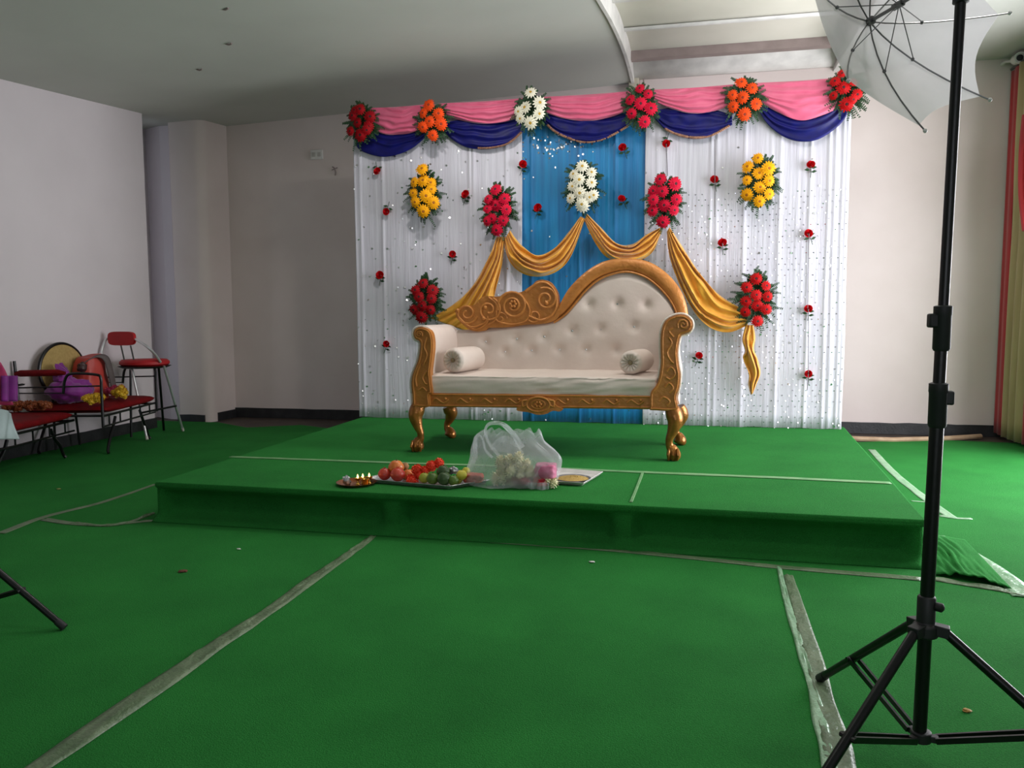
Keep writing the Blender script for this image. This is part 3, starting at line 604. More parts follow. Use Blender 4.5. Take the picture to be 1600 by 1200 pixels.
# seat cushion
fl_, fr_ = PY(*zs([(168, 752)])[0], FY+0.03), PY(*zs([(1300, 765)])[0], FY+0.03)
zb_ = fl_.z-0.005; ztf = PY(*zs([(700, 667)])[0], FY+0.03).z
def seat(u, v):
    x = fl_.x+(fr_.x-fl_.x)*u; th = v*1.0
    prof = catmull([(FY+0.028, zb_, 0), (FY+0.02, zb_+(ztf-zb_)*.45, 0), (FY+0.026, ztf-0.014, 0), (FY+0.055, ztf, 0), (FY+0.25, ztf+0.012, 0), (BKY-0.02, ztf+0.005, 0)], 24)
    p = prof[int(v*24+.5)]; wr = 0.009*noise.noise(Vector((x*7-v*12, v*5+x*4, 1)))*(1 if u > .45 else .4)
    return (x, p.x+wr, p.y+wr*.7+0.003*noise.noise(Vector((x*4, v*5, 4))))
part(sofa, 'seat_cushion', MB().grid(seat, 90, 24), M_cream, solid=0.004, ang=80)
part(sofa, 'seat_base', MB().box((fl_.x, FY+0.06, zb_-0.06), (fr_.x, BKY-0.02, zb_+0.03)), M_gold, smooth=False)
# backrest with deep-buttoned padding
btn = zs([(447,492),(602,478),(739,467),(878,438),(1022,431),(1187,418),(962,305),(1104,304),(1246,309),(543,543),(676,536),(815,532),(947,532),(1101,533)])
BF = BKY-0.03
bpos = [PY(x, y, BF) for x, y in btn]
inner = [(185, 455), (300, 438), (430, 432), (560, 415), (700, 402), (790, 380), (845, 345), (890, 292), (940, 232), (1000, 182), (1070, 152), (1150, 140), (1230, 162), (1290, 202), (1340, 252), (1378, 310), (1400, 380), (1408, 470)]
ips = [(p.x, p.z) for p in onY(zs(spl2(inner, 90)), BF)]
xl_, xr_ = ips[0][0], PY(*zs([(1395, 500)])[0], BF).x
def topz(x):
    for a, b in zip(ips, ips[1:]):
        if a[0] <= x <= b[0]: return a[1]+(b[1]-a[1])*(x-a[0])/(b[0]-a[0]+1e-9)
    return ips[-1][1]
zlow = ztf-0.02
def backp(u, v):
    x = xl_+(xr_-xl_)*u; z = zlow+(topz(x)+0.004-zlow)*v
    d = 0.035
    for b in bpos:
        r2 = (x-b.x)**2+(z-b.z)**2; d -= 0.017*math.exp(-r2/0.0009)+0.006*math.exp(-r2/0.006)
    d += 0.003*noise.noise(Vector((x*6, z*6, 2)))
    d *= min(1, (1-v)*9+.25)
    return (x, BF-d, z)
part(sofa, 'backrest', MB().grid(backp, 150, 70), M_cream, ang=80)
part(sofa, 'backrest_board', MB().prism([PY(x, y, BKY+0.0) for x, y in zs(spl2(inner, 60))]+[Vector((xr_+.01, BKY, zlow-.1)), Vector((xl_, BKY, zlow-.1))], (0, 0.04, 0)), M_cream, smooth=False)
for b in bpos:
    part(sofa, 'crystal_button', MB().lathe([(0.009, 0), (0.0095, 0.003), (0.006, 0.007), (0, 0.008)], (b.x, BF-0.006, b.z), (0, -1, 0), 8), M_crystal, smooth=False)
outer = [(818,300),(838,262),(862,225),(905,178),(962,130),(1030,93),(1110,76),(1190,77),(1268,96),(1338,140),(1388,190),(1422,240),(1443,290),(1455,340),(1462,420)]
inn2 = [(780,392),(812,372),(848,342),(892,290),(942,230),(1002,180),(1072,150),(1150,138),(1230,160),(1290,200),(1340,250),(1375,300),(1395,350),(1405,430)]
ow, iw = onY(zs(spl2(outer, 60)), BKY-0.06), onY(zs(spl2(inn2, 60)), BKY-0.06)
def arch(u, v):
    i = int(u*60+.5); p, q = iw[i], ow[i]; k = v
    if k <= .6: t = k/.6; c = p.lerp(q, t); c.y -= 0.022*math.sin(PI*t)**.7; return c
    t = (k-.6)/.4; c = q.lerp(p, t); c.y += 0.10; return c
part(sofa, 'arch_frame', MB().grid(arch, 60, 20), M_gold, ang=60)
part(sofa, 'arch_bead', MB().tube(onY(zs(spl2([(x+4, y+5) for x, y in inn2], 60)), BKY-0.068), 0.007, 6), M_gold)
zc = lambda L: [(690+x/7.619, 420+y/7.619) for x, y in L]
crest = [(165,510),(200,480),(250,455),(340,440),(400,425),(440,370),(500,330),(560,325),(640,330),(700,325),(760,295),(860,290),(960,272),(1020,230),(1080,190),(1130,145),(1210,130),(1290,160),(1345,225),(1382,300),(1392,370),(1400,440),(1400,540),(1370,600),(1280,640),(1150,660),(1000,665),(850,690),(700,700),(560,705),(520,735),(420,745),(330,725),(270,680),(220,630),(180,580)]
part(sofa, 'crest_panel', MB().prism(onY(zc(smooth_outline(crest, 120)), BKY-0.075), (0, 0.06, 0)), M_gold, bevel=0.008)
cc = MB()
def spiral(cx, cy, R, turns, a0, dr=1, n=36): return [(cx+R*(1-.8*t/n)*math.cos(a0+dr*turns*2*PI*t/n), cy+R*(1-.8*t/n)*math.sin(a0+dr*turns*2*PI*t/n)) for t in range(n+1)]
for L, r_ in ((spiral(300, 530, 130, 1.7, 0.3, 1), .009), (spiral(560, 490, 150, 1.5, -1.2, 1), .010), (spiral(850, 440, 185, 2.0, PI*.9, 1), .011), (spiral(1240, 360, 140, 1.6, -2.0, 1), .011),
              (spiral(1100, 560, 80, 1.3, 2.5, -1), .008), (spiral(700, 590, 80, 1.2, 0, -1), .007),
              (spl2([(165, 500), (230, 600), (350, 690), (480, 660), (560, 590)], 24), .009), (spl2([(1000, 270), (1080, 210), (1160, 165), (1250, 170), (1330, 240), (1370, 350), (1360, 470), (1300, 560), (1180, 610), (1040, 560)], 40), .010),
              (spl2([(700, 640), (850, 660), (1000, 620), (1050, 520), (1020, 420), (960, 330)], 30), .008), (spl2([(560, 340), (640, 400), (655, 480), (640, 600), (560, 660)], 24), .009), (spl2([(330, 690), (420, 720), (540, 640), (545, 560)], 16), .008)):
    cc.tube(onY(zc(L), BKY-0.078), r_*.8, 6)
for a in range(6): cc.ball(PY(*zc([(850+32*math.cos(a*PI/3), 420+32*math.sin(a*PI/3))])[0], BKY-0.08), 0.011, 8, 5)
for q in ((190, 495), (520, 460), (1250, 410), (500, 590)): cc.ball(PY(*zc([q])[0], BKY-0.08), 0.013, 8, 6)
part(sofa, 'crest_carving', cc, M_gold)
# legs: cabriole with a ball foot
def leg(px, py_top, Y, s, fx, back=False):
    top_ = PY(px, py_top, Y); zt = top_.z; x = top_.x; h = zt-SZ
    prof = [(1.0, 0.0, .040), (.88, -.012*s, .046), (.74, -.018*s, .042), (.55, -.004*s, .029), (.40, .012*s, .021), (.28, .010*s, .022), (.20, -.004*s, .032), (.10, -.012*s, .040), (.03, -.010*s, .036), (0.0, -.008*s, .026)]
    pts = catmull([(x+fx+dx, Y-(.02 if not back else -.015)*math.sin(PI*(1-t))*1.0, SZ+.005+t*(h-.005)) for t, dx, r in prof], 36)
    rr = [p.x for p in catmull([(r, 0, 0) for t, dx, r in prof], 36)]
    mb = MB().tube(pts, rr, 12)
    if not back:
        mb.ball((x+fx-.010*s, Y-.03, SZ+h*.78), .022, 10, 6, (1, .8, 1.2))
        for k in range(3): mb.tube([(x+fx-.012*s+(k-1)*.022, Y-.030, SZ+h*.24), (x+fx-.010*s+(k-1)*.026, Y-.048, SZ+h*.12), (x+fx-.008*s+(k-1)*.024, Y-.036, SZ+.006)], [.007, .010, .006], 6)
    part(sofa, 'leg', mb, M_goldlow)
leg(655, 632, FY+.035, 1, 0.0); leg(1050, 638, FY+.035, -1, 0.0)
leg(700, 634, BKY-.02, -1, 0.0, True); leg(1060, 636, BKY-.02, -1, 0.0, True)
# bolsters resting on the seat
M_end = mat('bolster_gather', (160, 140, 110), 0.7, bump=.5)
def bolster(label, pxf, pyf, pxb, pyb, Yf, Yb, r):
    a = PY(pxf, pyf, Yf); b = PY(pxb, pyb, Yb); b.z = a.z = ztf+r+.012; L = (b-a).length; d = (b-a).normalized()
    rt_ = thing('bolster', label, 'cushion', a.lerp(b, .5)-Vector((0, 0, r)), 'cream bolsters on the sofa seat')
    prof = [(0.004, .018), (r*.35, .008), (r*.7, .0), (r*.92, .012), (r, .035), (r*1.02, L*.5), (r, L-.035), (r*.9, L-.010), (r*.5, L), (0, L-.004)]
    mb = MB(); ax = d; y_ = ax.cross(Vector((0, 0, 1))).normalized(); x_ = y_.cross(ax); seg = 40; pr_ = catmull([(q[0], q[1], 0) for q in prof], 40); vs = []
    for p in pr_:
        for k in range(seg):
            an = 2*PI*k/seg; rad = max(p.x, .001); pl_ = (0.006*math.cos(an*14)*math.sin(PI*min(1, p.x/r)) if p.x < r*.97 else 0); vs.append(a + x_*rad*math.cos(an)+y_*rad*math.sin(an)+ax*(p.y+pl_))
    mb.add(vs, [(i*seg+k, i*seg+(k+1) % seg, (i+1)*seg+(k+1) % seg, (i+1)*seg+k) for i in range(40) for k in range(seg)])
    part(rt_, 'cover', mb, M_cream, ang=80)
    part(rt_, 'gathered_end', MB().ball(a+d*.012, .014, 10, 6, (1, .6, 1)), M_end)
bolster('cream bolster cushion at the left end of the sofa seat', 706, 563, 744, 552, FY+.08, FY+.36, 0.074)
bolster('cream bolster cushion at the right end of the sofa seat', 984, 566, 1006, 558, FY+.10, FY+.40, 0.068)

# ================================================================== OFFERINGS ON THE STAGE FRONT
M_copper = mat('copper_plate', (196, 120, 66), 0.25, metal=.9)
M_brass = mat('brass', (206, 160, 70), 0.25, metal=.9)
M_foil = mat('silver_foil', (190, 190, 192), 0.3, metal=.8, bump=.6, bscale=50)
M_flame = mat('flame', (255, 190, 90), .5, emit=(1.0, .50, .14), estr=5)
M_wtray = mat('white_card_tray', (214, 210, 206), .5)
M_grain = mat('yellow_grain', (222, 190, 110), .8, col2=(180, 140, 60), nscale=220, namt=1.0, bump=1, bscale=300)
pc = PZ(557, 753, SZ+.012); pc.z = SZ
cp = thing('lamp_plate', 'round copper plate carrying the lit oil lamps at the left of the offerings', 'plate', pc)
part(cp, 'plate', MB().lathe([(0.0, .003), (.075, .003), (.093, .014), (.097, .014), (.078, 0), (0, 0)], pc, seg=32), M_copper)
for i, (x, y, wh) in enumerate([(559, 741, 'leftmost, tallest flame'), (567, 743, 'middle one'), (577, 742, 'rightmost one')]):
    p = Vector(PY(x, 751, pc.y-.01+.02*i)); p.z = SZ+.004
    l_ = thing('oil_lamp', 'small brass oil lamp with a lit flame on the copper plate, '+wh, 'lamp', p, 'lit oil lamps on the copper plate')
    part(l_, 'bowl', MB().lathe([(0.0, 0), (.012, .0), (.006, .006), (.005, .016), (.015, .024), (.017, .030), (.012, .027), (0, .024)], p, seg=14), M_brass)
    part(l_, 'flame', MB().lathe([(0, 0), (.0042, .005), (.0045, .010), (.002, .017), (0, .022)], p+Vector((0, 0, .027)), seg=8), M_flame)
p = Vector((pc.x-.035, pc.y-.03, SZ+.004))
single('foil_packet', MB().ball(p+Vector((0, 0, .018)), .02, 10, 7, (1, .8, 1.1), .6, 3), M_foil, 'small crumpled silver packet at the left of the copper plate', 'packet')
p = Vector((pc.x+.055, pc.y-.02, SZ+.006))
single('brass_cup', MB().lathe([(0, 0), (.014, 0), (.017, .022), (.02, .028), (.015, .024), (0, .006)], p, seg=14), M_brass, 'tiny brass cup at the right of the copper plate', 'cup')
# fruit tray
ta, tb_ = PZ(582, 760, SZ), PZ(715, 766, SZ)
tq = [(-1.515, 3.54), (-1.07, 3.47), (-.93, 3.62), (-1.42, 3.72)]
ft = thing('fruit_tray', 'shallow silver tray under the pile of fruit on the stage front', 'tray', (-1.24, 3.58, SZ))
part(ft, 'tray_base', MB().prism([(x, y, SZ+.003) for x, y in tq], (0, 0, .004)), M_foil, smooth=False)
cx_, cy_ = -1.24, 3.59; rim_ = MB()
for (a, b) in zip(tq, tq[1:]+tq[:1]):
    a2 = (cx_+(a[0]-cx_)*1.06, cy_+(a[1]-cy_)*1.12); b2 = (cx_+(b[0]-cx_)*1.06, cy_+(b[1]-cy_)*1.12)
    rim_.add([(*a, SZ+.004), (*b, SZ+.004), (*b2, SZ+.02), (*a2, SZ+.02)], [(0,1,2,3)])
part(ft, 'tray_rim', rim_, M_foil, solid=.002, smooth=False)
zf = lambda x, y: (520+x/3.636, 640+y/3.636)
M_pom = mat('pomegranate_skin', (176, 30, 30), .4, col2=(196, 72, 46), nscale=14, namt=.8, coat=.2)
M_peach = mat('apple_skin', (222, 140, 50), .4, col2=(196, 84, 40), nscale=9, namt=.8, coat=.2)
M_kiwi = mat('sapota_skin', (150, 108, 66), .8)
M_lime = mat('lime_skin', (96, 124, 34), .4, col2=(54, 88, 26), nscale=12, bump=.15, coat=.1)
M_dgreen = mat('green_orange_skin', (52, 84, 30), .45, col2=(36, 62, 22), nscale=14, bump=.2, coat=.1)
M_ylime = mat('yellow_lime_skin', (176, 170, 50), .4, col2=(128, 140, 40), nscale=10, bump=.15)
M_yel = mat('lemon_skin', (216, 200, 70), .4, col2=(190, 180, 60), nscale=10, bump=.15)
M_stalk = mat('stalk', (70, 56, 30), .8)
def fruit(name, label, x, y, r, Y, mt, cat, grp, sc=(1,1,.94), crown=False):
    px_, py_ = zf(x, y); c = PY(px_, py_, Y); R = (PY(px_+r/3.636, py_, Y)-c).length
    if y > 380: c.z = SZ+.008+R*.94
    rt_ = thing(name, label, cat, (c.x, c.y, c.z-R*sc[2]), grp)
    prof = [(R*math.sin(PI*k/16)*(1+.03*math.sin(k)), -R*sc[2]*math.cos(PI*k/16)*(1-.10*math.exp(-((k-16)/1.5)**2)-.05*math.exp(-(k/1.5)**2))) for k in range(17)]
    part(rt_, 'skin', MB().lathe(prof, c, seg=20), mt, ang=80)
    st_ = MB()
    if crown:
        for k in range(6):
            a = k*PI/3; st_.add([c+Vector((math.cos(a-.4)*R*.16, math.sin(a-.4)*R*.16, R*.86)), c+Vector((math.cos(a+.4)*R*.16, math.sin(a+.4)*R*.16, R*.86)), c+Vector((math.cos(a)*R*.26, math.sin(a)*R*.26, R*1.16))], [(0,1,2)])
    else: st_.tube([c+Vector((0, 0, R*.8)), c+Vector((R*.06, 0, R*1.06))], R*.05, 5)
    part(rt_, 'crown' if crown else 'stalk', st_, mt if crown else M_stalk, smooth=False)
    return rt_
FG = 'fruit piled on the silver tray'
fruit('pomegranate', 'red pomegranate at the left front of the fruit tray', 295, 392, 35, 3.575, M_pom, 'fruit', FG, crown=True)
fruit('pomegranate', 'larger red pomegranate, second from left at the tray front', 370, 398, 40, 3.56, M_pom, 'fruit', FG, crown=True)
fruit('apple', 'orange-yellow apple on top of the pomegranates', 360, 328, 42, 3.60, M_peach, 'fruit', FG)
fruit('sapota', 'small brown fruit behind the top apple', 410, 322, 22, 3.66, M_kiwi, 'fruit', FG)
fruit('apple', 'dull orange apple behind the second pomegranate', 430, 372, 34, 3.64, M_peach, 'fruit', FG)
fruit('lime', 'yellow-green lime right of the marigolds', 520, 398, 30, 3.55, M_ylime, 'fruit', FG)
fruit('lime', 'olive green lime in the front row of the tray', 568, 404, 34, 3.53, M_lime, 'fruit', FG)
fruit('green_orange', 'large dark green fruit at the front of the tray', 633, 408, 39, 3.52, M_dgreen, 'fruit', FG)
fruit('green_orange', 'dark green fruit on top of the green pile', 628, 352, 37, 3.57, M_dgreen, 'fruit', FG)
fruit('lime', 'green lime at the right front next to the dark fruit', 686, 396, 30, 3.52, M_lime, 'fruit', FG)
fruit('lemon', 'pale yellow lemon beside the bag', 732, 372, 30, 3.56, M_yel, 'fruit', FG)
fruit('lemon', 'small yellow lemon behind, touching the plastic bag', 757, 348, 22, 3.60, M_yel, 'fruit', FG)
fruit('lime', 'half hidden green lime between the lemon and the tray edge', 712, 395, 24, 3.56, M_ylime, 'fruit', FG)
M_mari = mat('marigold_petal', (238, 70, 30), .6, col2=(214, 46, 20), nscale=40, namt=.9)
for i, (x, y, r, Y, wh) in enumerate([(450, 408, 30, 3.56, 'lowest of the cluster'), (440, 388, 22, 3.58, 'small one at the left'), (480, 345, 31, 3.60, 'largest, upper left'), (522, 345, 24, 3.60, 'in the middle of the row'),
                                      (560, 320, 29, 3.62, 'second from the right end'), (602, 305, 27, 3.64, 'topmost at the right end'), (490, 372, 24, 3.585, 'below the largest')]):
    px_, py_ = zf(x, y); c = PY(px_, py_, Y); R = (PY(px_+r/3.636, py_, Y)-c).length; rnd = random.Random(i); mb = MB()
    for k in range(90):
        zz = 1-2*(k+.5)/90; an = k*2.399; d = Vector((math.sqrt(1-zz*zz)*math.cos(an), math.sqrt(1-zz*zz)*math.sin(an), zz)); t = d.cross(Vector((.3, .2, 1))).normalized(); b = t.cross(d)
        q = c+d*R*rnd.uniform(.78, .95); t = (t*rnd.uniform(.4, 1)+b*rnd.uniform(-1, 1)).normalized(); n2 = (d+t*.0).normalized()
        mb.add([q-t*R*.2, q+n2*R*.22-t*R*.18+b*R*.06, q+n2*R*.22+t*R*.18-b*R*.06, q+t*R*.2], [(0,1,2,3)])
    mb.ball(c, R*.85, 10, 7)
    single('marigold', mb, M_mari, 'orange-red marigold head on the fruit tray, '+wh, 'flower', 'marigold heads on the fruit tray', smooth=False)
px_, py_ = zf(685, 340); single('foil_scrap', MB().ball(PY(px_, py_, 3.60)+Vector((0, 0, -.006)), .022, 9, 6, (1.2, .7, .8), .9, 5), M_foil, 'crumpled silver foil on top of the green fruit', 'foil', smooth=False)
# white card tray with grain plate
wt = thing('card_tray', 'white square tray on the stage behind the plastic bag', 'tray', (-.50, 3.80, SZ))
wq = [PZ(x, y, SZ) for x, y in ((868, 737), (942, 743), (912, 761), (850, 757))]
cen = sum(wq, Vector())/4
wi = [cen+(p-cen)*.86+Vector((0, 0, .004)) for p in wq]; wo = [p+Vector((0, 0, .020)) for p in wq]
mb = MB().add(wi, [(0,1,2,3)])
for i in range(4): mb.add([wi[i], wi[(i+1) % 4], wo[(i+1) % 4], wo[i]], [(0,1,2,3)])
part(wt, 'tray_body', mb, M_wtray, solid=.003, smooth=False)
gc = PZ(895, 750, SZ+.012)
gp_ = thing('grain_plate', 'round silver plate heaped with yellow rice on the white tray', 'plate', gc)
part(gp_, 'dish', MB().lathe([(0, 0), (.065, 0), (.085, .012), (.088, .012), (.068, -.003), (0, -.003)], gc, seg=32), M_foil)
gm = MB().lathe([(.078, .007), (.06, .012), (.03, .016), (0, .018)], gc, seg=28)
rnd = random.Random(3)
for k in range(500):
    a = rnd.uniform(0, 2*PI); r = .076*math.sqrt(rnd.random()); q = gc+Vector((math.cos(a)*r, math.sin(a)*r, .018-.011*(r/.076)**1.5)); t = Vector((rnd.gauss(0, 1), rnd.gauss(0, 1), rnd.gauss(0, .4))).normalized()*.0035; b = t.cross(Vector((0, 0, 1))).normalized()*.0012
    gm.add([q-t, q+b+Vector((0,0,.001)), q+t, q-b+Vector((0,0,.001))], [(0,1,2,3)])
part(gp_, 'rice', gm, M_grain, kind='stuff', smooth=False)

# plastic bag
zg = lambda x, y: (720+x/6.667, 640+y/6.667)
M_bag = mat('plastic_film', (226, 232, 236), .18, spec=.8, bump=.5, bscale=28)
add_translucent(M_bag, (240, 242, 246), .3, .68)
M_bagr = mat('plastic_film_folded', (226, 232, 236), .2, bump=.4, bscale=30); add_translucent(M_bagr, (236, 238, 242), .35, .50)
BGY = 3.62
lev = [(872, 20, 900), (845, 5, 960), (800, 8, 1010), (740, 50, 1030), (660, 80, 1050), (590, 98, 1052), (530, 105, 1000), (480, 120, 930), (440, 130, 880), (400, 140, 860), (360, 180, 845), (335, 240, 820)]
lv = catmull([(a, b, c) for a, b, c in lev], 44)
lv2 = [(PY(*zg(p.y, p.x), BGY), PY(*zg(p.z, p.x), BGY)) for p in lv]
zmin = min(a.z for a, b in lv2)
def bag(u, v):
    i = int(v*44+.5); a, b = lv2[i]; an = 2*PI*u; cx = (a.x+b.x)/2; hw = abs(b.x-a.x)/2; dep = .10*(1-.75*v)+.012
    z = SZ+.004+(a.z-zmin)*(1.0)
    wr = 1+.18*noise.noise(Vector((math.cos(an)*2.2, math.sin(an)*2.2, v*4)))+.09*noise.noise(Vector((math.cos(an)*7, math.sin(an)*7, v*9)))
    if v == 0: wr *= .8
    return (cx+math.cos(an)*hw*(.97+.03*wr), BGY+math.sin(an)*dep*wr, z+.05*v*noise.noise(Vector((math.cos(an)*3, math.sin(an)*3, 0))))
bg = thing('plastic_bag', 'clear plastic carrier bag full of white flowers and red cloth on the stage', 'bag', (PY(800, 770, BGY).x, BGY, SZ))
part(bg, 'bag_body', MB().grid(bag, 72, 44), M_bag, ang=85)
def keepz(p): return Vector((p.x, p.y, max(p.z, SZ+.004)))
def band(pts, w, Y, dy, tw=0.0):
    P3 = [PY(*zg(x, y), Y) for x, y in pts]; c = catmull(P3, 36)
    def fn(u, v):
        i = int(u*36+.5); p = c[i]; t = (c[min(i+1, 36)]-c[max(i-1, 0)]).normalized(); n = Vector((-t.z, 0, t.x)); k = (v-.5)
        return p+n*(w*k*(1-.35*math.sin(PI*u)))+Vector((0, dy*k*2+.006*noise.noise(Vector((u*9, v*5, 1))), 0))
    return MB().grid(fn, 36, 6)
part(bg, 'handle', band([(400, 480), (300, 360), (255, 240), (280, 160), (350, 138), (430, 150), (500, 205), (570, 290), (640, 400)], .024, BGY-.03, .012), M_bagr, ang=85)
part(bg, 'handle', band([(330, 500), (255, 420), (235, 330), (200, 268), (165, 290), (148, 370), (150, 480), (120, 560)], .020, BGY+.01, .010), M_bagr, ang=85)
part(bg, 'folded_film', MB().grid(lambda u, v: Vector(PY(*zg(300+330*u+20*math.sin(v*5), 420-150*math.sin(PI*u*.9)*(v)+60*u*(1-v)), BGY-.02-.02*math.sin(7*u)*v)), 24, 10), M_bag, ang=85)
part(bg, 'bag_corner', MB().grid(lambda u, v: keepz(PY(*zg(690+230*u, 760+(130-150*abs(u-.55))*v), BGY-.085-.01*math.sin(12*u))), 20, 8), M_bag, ang=85)
M_wf = mat('cream_petals', (236, 230, 200), .6, col2=(206, 198, 150), nscale=60, namt=.9)
rnd = random.Random(12)
heads = [(380, 810, 62), (460, 780, 45), (560, 760, 60), (620, 700, 60), (520, 640, 62), (430, 600, 55), (410, 540, 50), (500, 540, 60), (590, 560, 65), (640, 620, 55), (720, 660, 58), (780, 670, 45), (900, 720, 45), (965, 770, 48), (600, 500, 50), (690, 560, 40), (440, 700, 50), (520, 730, 45)]
for i, (x, y, r) in enumerate(heads):
    c = PY(*zg(x, y), BGY-.035+rnd.uniform(-.02, .02)); R = (PY(zg(x, y)[0]+1.3*r/6.667, zg(x, y)[1], BGY)-PY(*zg(x, y), BGY)).length; c.z = max(c.z, SZ+R*.8+.008); mb = MB()
    for k in range(70):
        zz = 1-2*(k+.5)/70; an = k*2.399; d = Vector((math.sqrt(1-zz*zz)*math.cos(an), math.sqrt(1-zz*zz)*math.sin(an), zz)); t = d.cross(Vector((.3, .2, 1))).normalized()
        q = c+d*R*.6; mb.add([q-t*R*.14, q+d*R*.45-t*R*.1, q+d*R*.5+t*R*.08, q+t*R*.14], [(0,1,2,3)])
    mb.ball(c, R*.7, 8, 6)
    single('chrysanthemum', mb, M_wf, 'cream chrysanthemum head inside the plastic bag', 'flower', 'cream flowers inside the plastic bag', smooth=False)
M_mar = mat('maroon_cloth', (150, 20, 50), .6, col2=(110, 10, 36), nscale=20)
M_crim = mat('crimson_pleats', (196, 36, 60), .45, col2=(160, 20, 44), nscale=20)
M_pk = mat('mauve_cloth', (206, 130, 160), .6, col2=(170, 60, 100), nscale=24, namt=.8)
def pack(name, label, x0, y0, x1, y1, dep, mt, pleats, seed):
    a = PY(*zg(x0, y1), BGY-.02); b = PY(*zg(x1, y0), BGY-.02); c = (a+b)/2; hw, hh = abs(b.x-a.x)/2, abs(b.z-a.z)/2; c.z = max(c.z, SZ+hh+.006)
    mb = MB()
    def fn(u, v):
        th = PI*v; ph = 2*PI*u; d = Vector((math.sin(th)*math.cos(ph), math.sin(th)*math.sin(ph), math.cos(th))); s = 1/max(abs(d.x)**.6, abs(d.z)**.6, .62)*.85
        k = 1+.07*math.sin(pleats*d.z*6+seed+d.x*2)+.08*noise.noise(d*2.5+Vector((seed, 0, 0)))
        return (c.x+d.x*hw*s*k, c.y+d.y*dep*k, c.z+d.z*hh*s*min(k, 1.05))
    mb.grid(fn, 40, 30); single(name, mb, mt, label, 'cloth', ang=80)
pack('folded_cloth', 'maroon folded cloth at the bottom of the plastic bag', 520, 760, 780, 872, .06, M_mar, .6, 1)
pack('pleated_cloth', 'crimson pleated cloth at the bottom right in the plastic bag', 740, 745, 945, 868, .055, M_crim, 4, 2)
pack('pink_cloth', 'mauve pink cloth bundle in the upper right of the plastic bag', 760, 540, 1025, 720, .055, M_pk, .4, 3)
pack('red_ribbon', 'narrow red ribbon among the cream flowers in the bag', 470, 690, 525, 800, .02, M_crim, 1.5, 4)
M_os = mat('orange_petal_heap', (200, 96, 70), .7, col2=(150, 60, 50), nscale=50, namt=1.0, bump=.6)
pack('petal_heap', 'dull orange petals in the left corner of the plastic bag', 20, 740, 250, 845, .04, M_os, 1, 5)

# ================================================================== LEFT: RED CHAIRS IN A ROW
def seat_unit(label, fl, fr, zseat, far_arm=False, near_arm=False):
    """fl/fr: near and far front corners (world xy) of the seat"""
    a, b = Vector((fl[0], fl[1], 0)), Vector((fr[0], fr[1], 0)); yd = (b-a).normalized(); xd = Vector((-yd.y, yd.x, 0)); W = (b-a).length; D = .60
    rt_ = thing('waiting_chair', label, 'chair', (a+b)/2+xd*D/2, 'red waiting chairs along the left wall')
    q = lambda x, y, z: a+yd*y+xd*x+Vector((0, 0, z))     # x back from the front edge, y along, z up
    def cushion(u, v, x0=0, x1=D, y0=0, y1=W, z0=zseat-.055, z1=zseat+.012):
        th = 2*PI*v; c, s = math.cos(th), math.sin(th); X = (x0+x1)/2+(x1-x0)/2*math.copysign(abs(c)**.35, c)
        t = 2*u-1; Y_ = (y0+y1)/2+(y1-y0)/2*t; k = (1-abs(t)**7)
        return q((X-(x0+x1)/2)*(.93+.07*k)+(x0+x1)/2, Y_, (z0+z1)/2+(z1-z0)/2*math.copysign(abs(s)**.7, s)*(k**.5))
    part(rt_, 'seat', MB().grid(cushion, 24, 24), M_red, ang=70)
    fm = MB(); zr = zseat-.065
    for x in (.03, D-.03): fm.tube([q(x, -.02, zr), q(x, W+.02, zr)], .009, 6); fm.tube([q(x, -.02, zr-.075), q(x, W+.02, zr-.075)], .007, 6)
    for y in (0.02, W-.02): fm.tube([q(.03, y, zr), q(D-.03, y, zr)], .009, 6)
    for k in range(5): y = W*(k+.5)/5; fm.tube([q(.03, y, zr), q(.03, y, zr-.075)], .006, 6)
    part(rt_, 'seat_frame', fm, M_black)
    for y, sgn in ((W*.14, -1), (W*.86, 1)):
        for x in (.05, D-.05):
            part(rt_, 'leg', MB().tube(catmull([q(x, y-sgn*.10, zr-.03), q(x, y-sgn*.06, zr-.10), q(x, y, .10), q(x, y+sgn*.035, .03), q(x-.01, y+sgn*.045, .008)], 16), .011, 8), M_black)
    def arm(y, pad):
        am = MB(); za = zseat+.235
        am.tube(catmull([q(.02, y, zr-.07), q(.02, y, zseat+.12), q(.02, y, za-.03), q(.05, y, za), q(.22, y, za+.008), q(.27, y, za-.03), q(.29, y, zseat+.10)], 30), .010, 8)
        am.tube([q(.02, y, za-.08), q(D, y, za-.09)], .006, 6); am.tube([q(.29, y, za-.13), q(D, y, za-.13)], .005, 6); am.tube([q(D, y, zr), q(D+.02, y, za+.10)], .010, 8)
        part(rt_, 'armrest', am, M_black)
        if pad: part(rt_, 'arm_pad', MB().tube([q(.27, y, za+.012), q(.32, y, za+.016), q(D-.02, y, za+.012), q(D+.02, y, za+.008)], [.016, .030, .030, .014], 10, flat=.8), M_red)
    if near_arm: arm(-.03, True)
    if far_arm: arm(W+.03, False)
    # low backrest
    def backc(u, v):
        th = 2*PI*v; c, s = math.cos(th), math.sin(th); t = 2*u-1; k = (1-abs(t)**6)**.5
        return q(D+.01+.022*c*k+.03*s*.5, W/2+W/2*t, zseat+.30+.07*s*k)
    part(rt_, 'back_rail', MB().tube([q(D+.02, 0, zr), q(D+.03, 0, zseat+.16), q(D+.03, W, zseat+.16), q(D+.02, W, zr)], .009, 6), M_black)
    return rt_, q, W, D
A0, A1 = PZ(26, 677, .27), PZ(119, 655, .27); A00 = A0+(A0-A1).normalized()*.25
B0, B1 = PZ(168, 648, .30), PZ(246, 628, .30)
seat_unit('red padded waiting chair nearest the left edge, with the brown garland on it', (A00.x, A00.y), (A1.x, A1.y), .325)
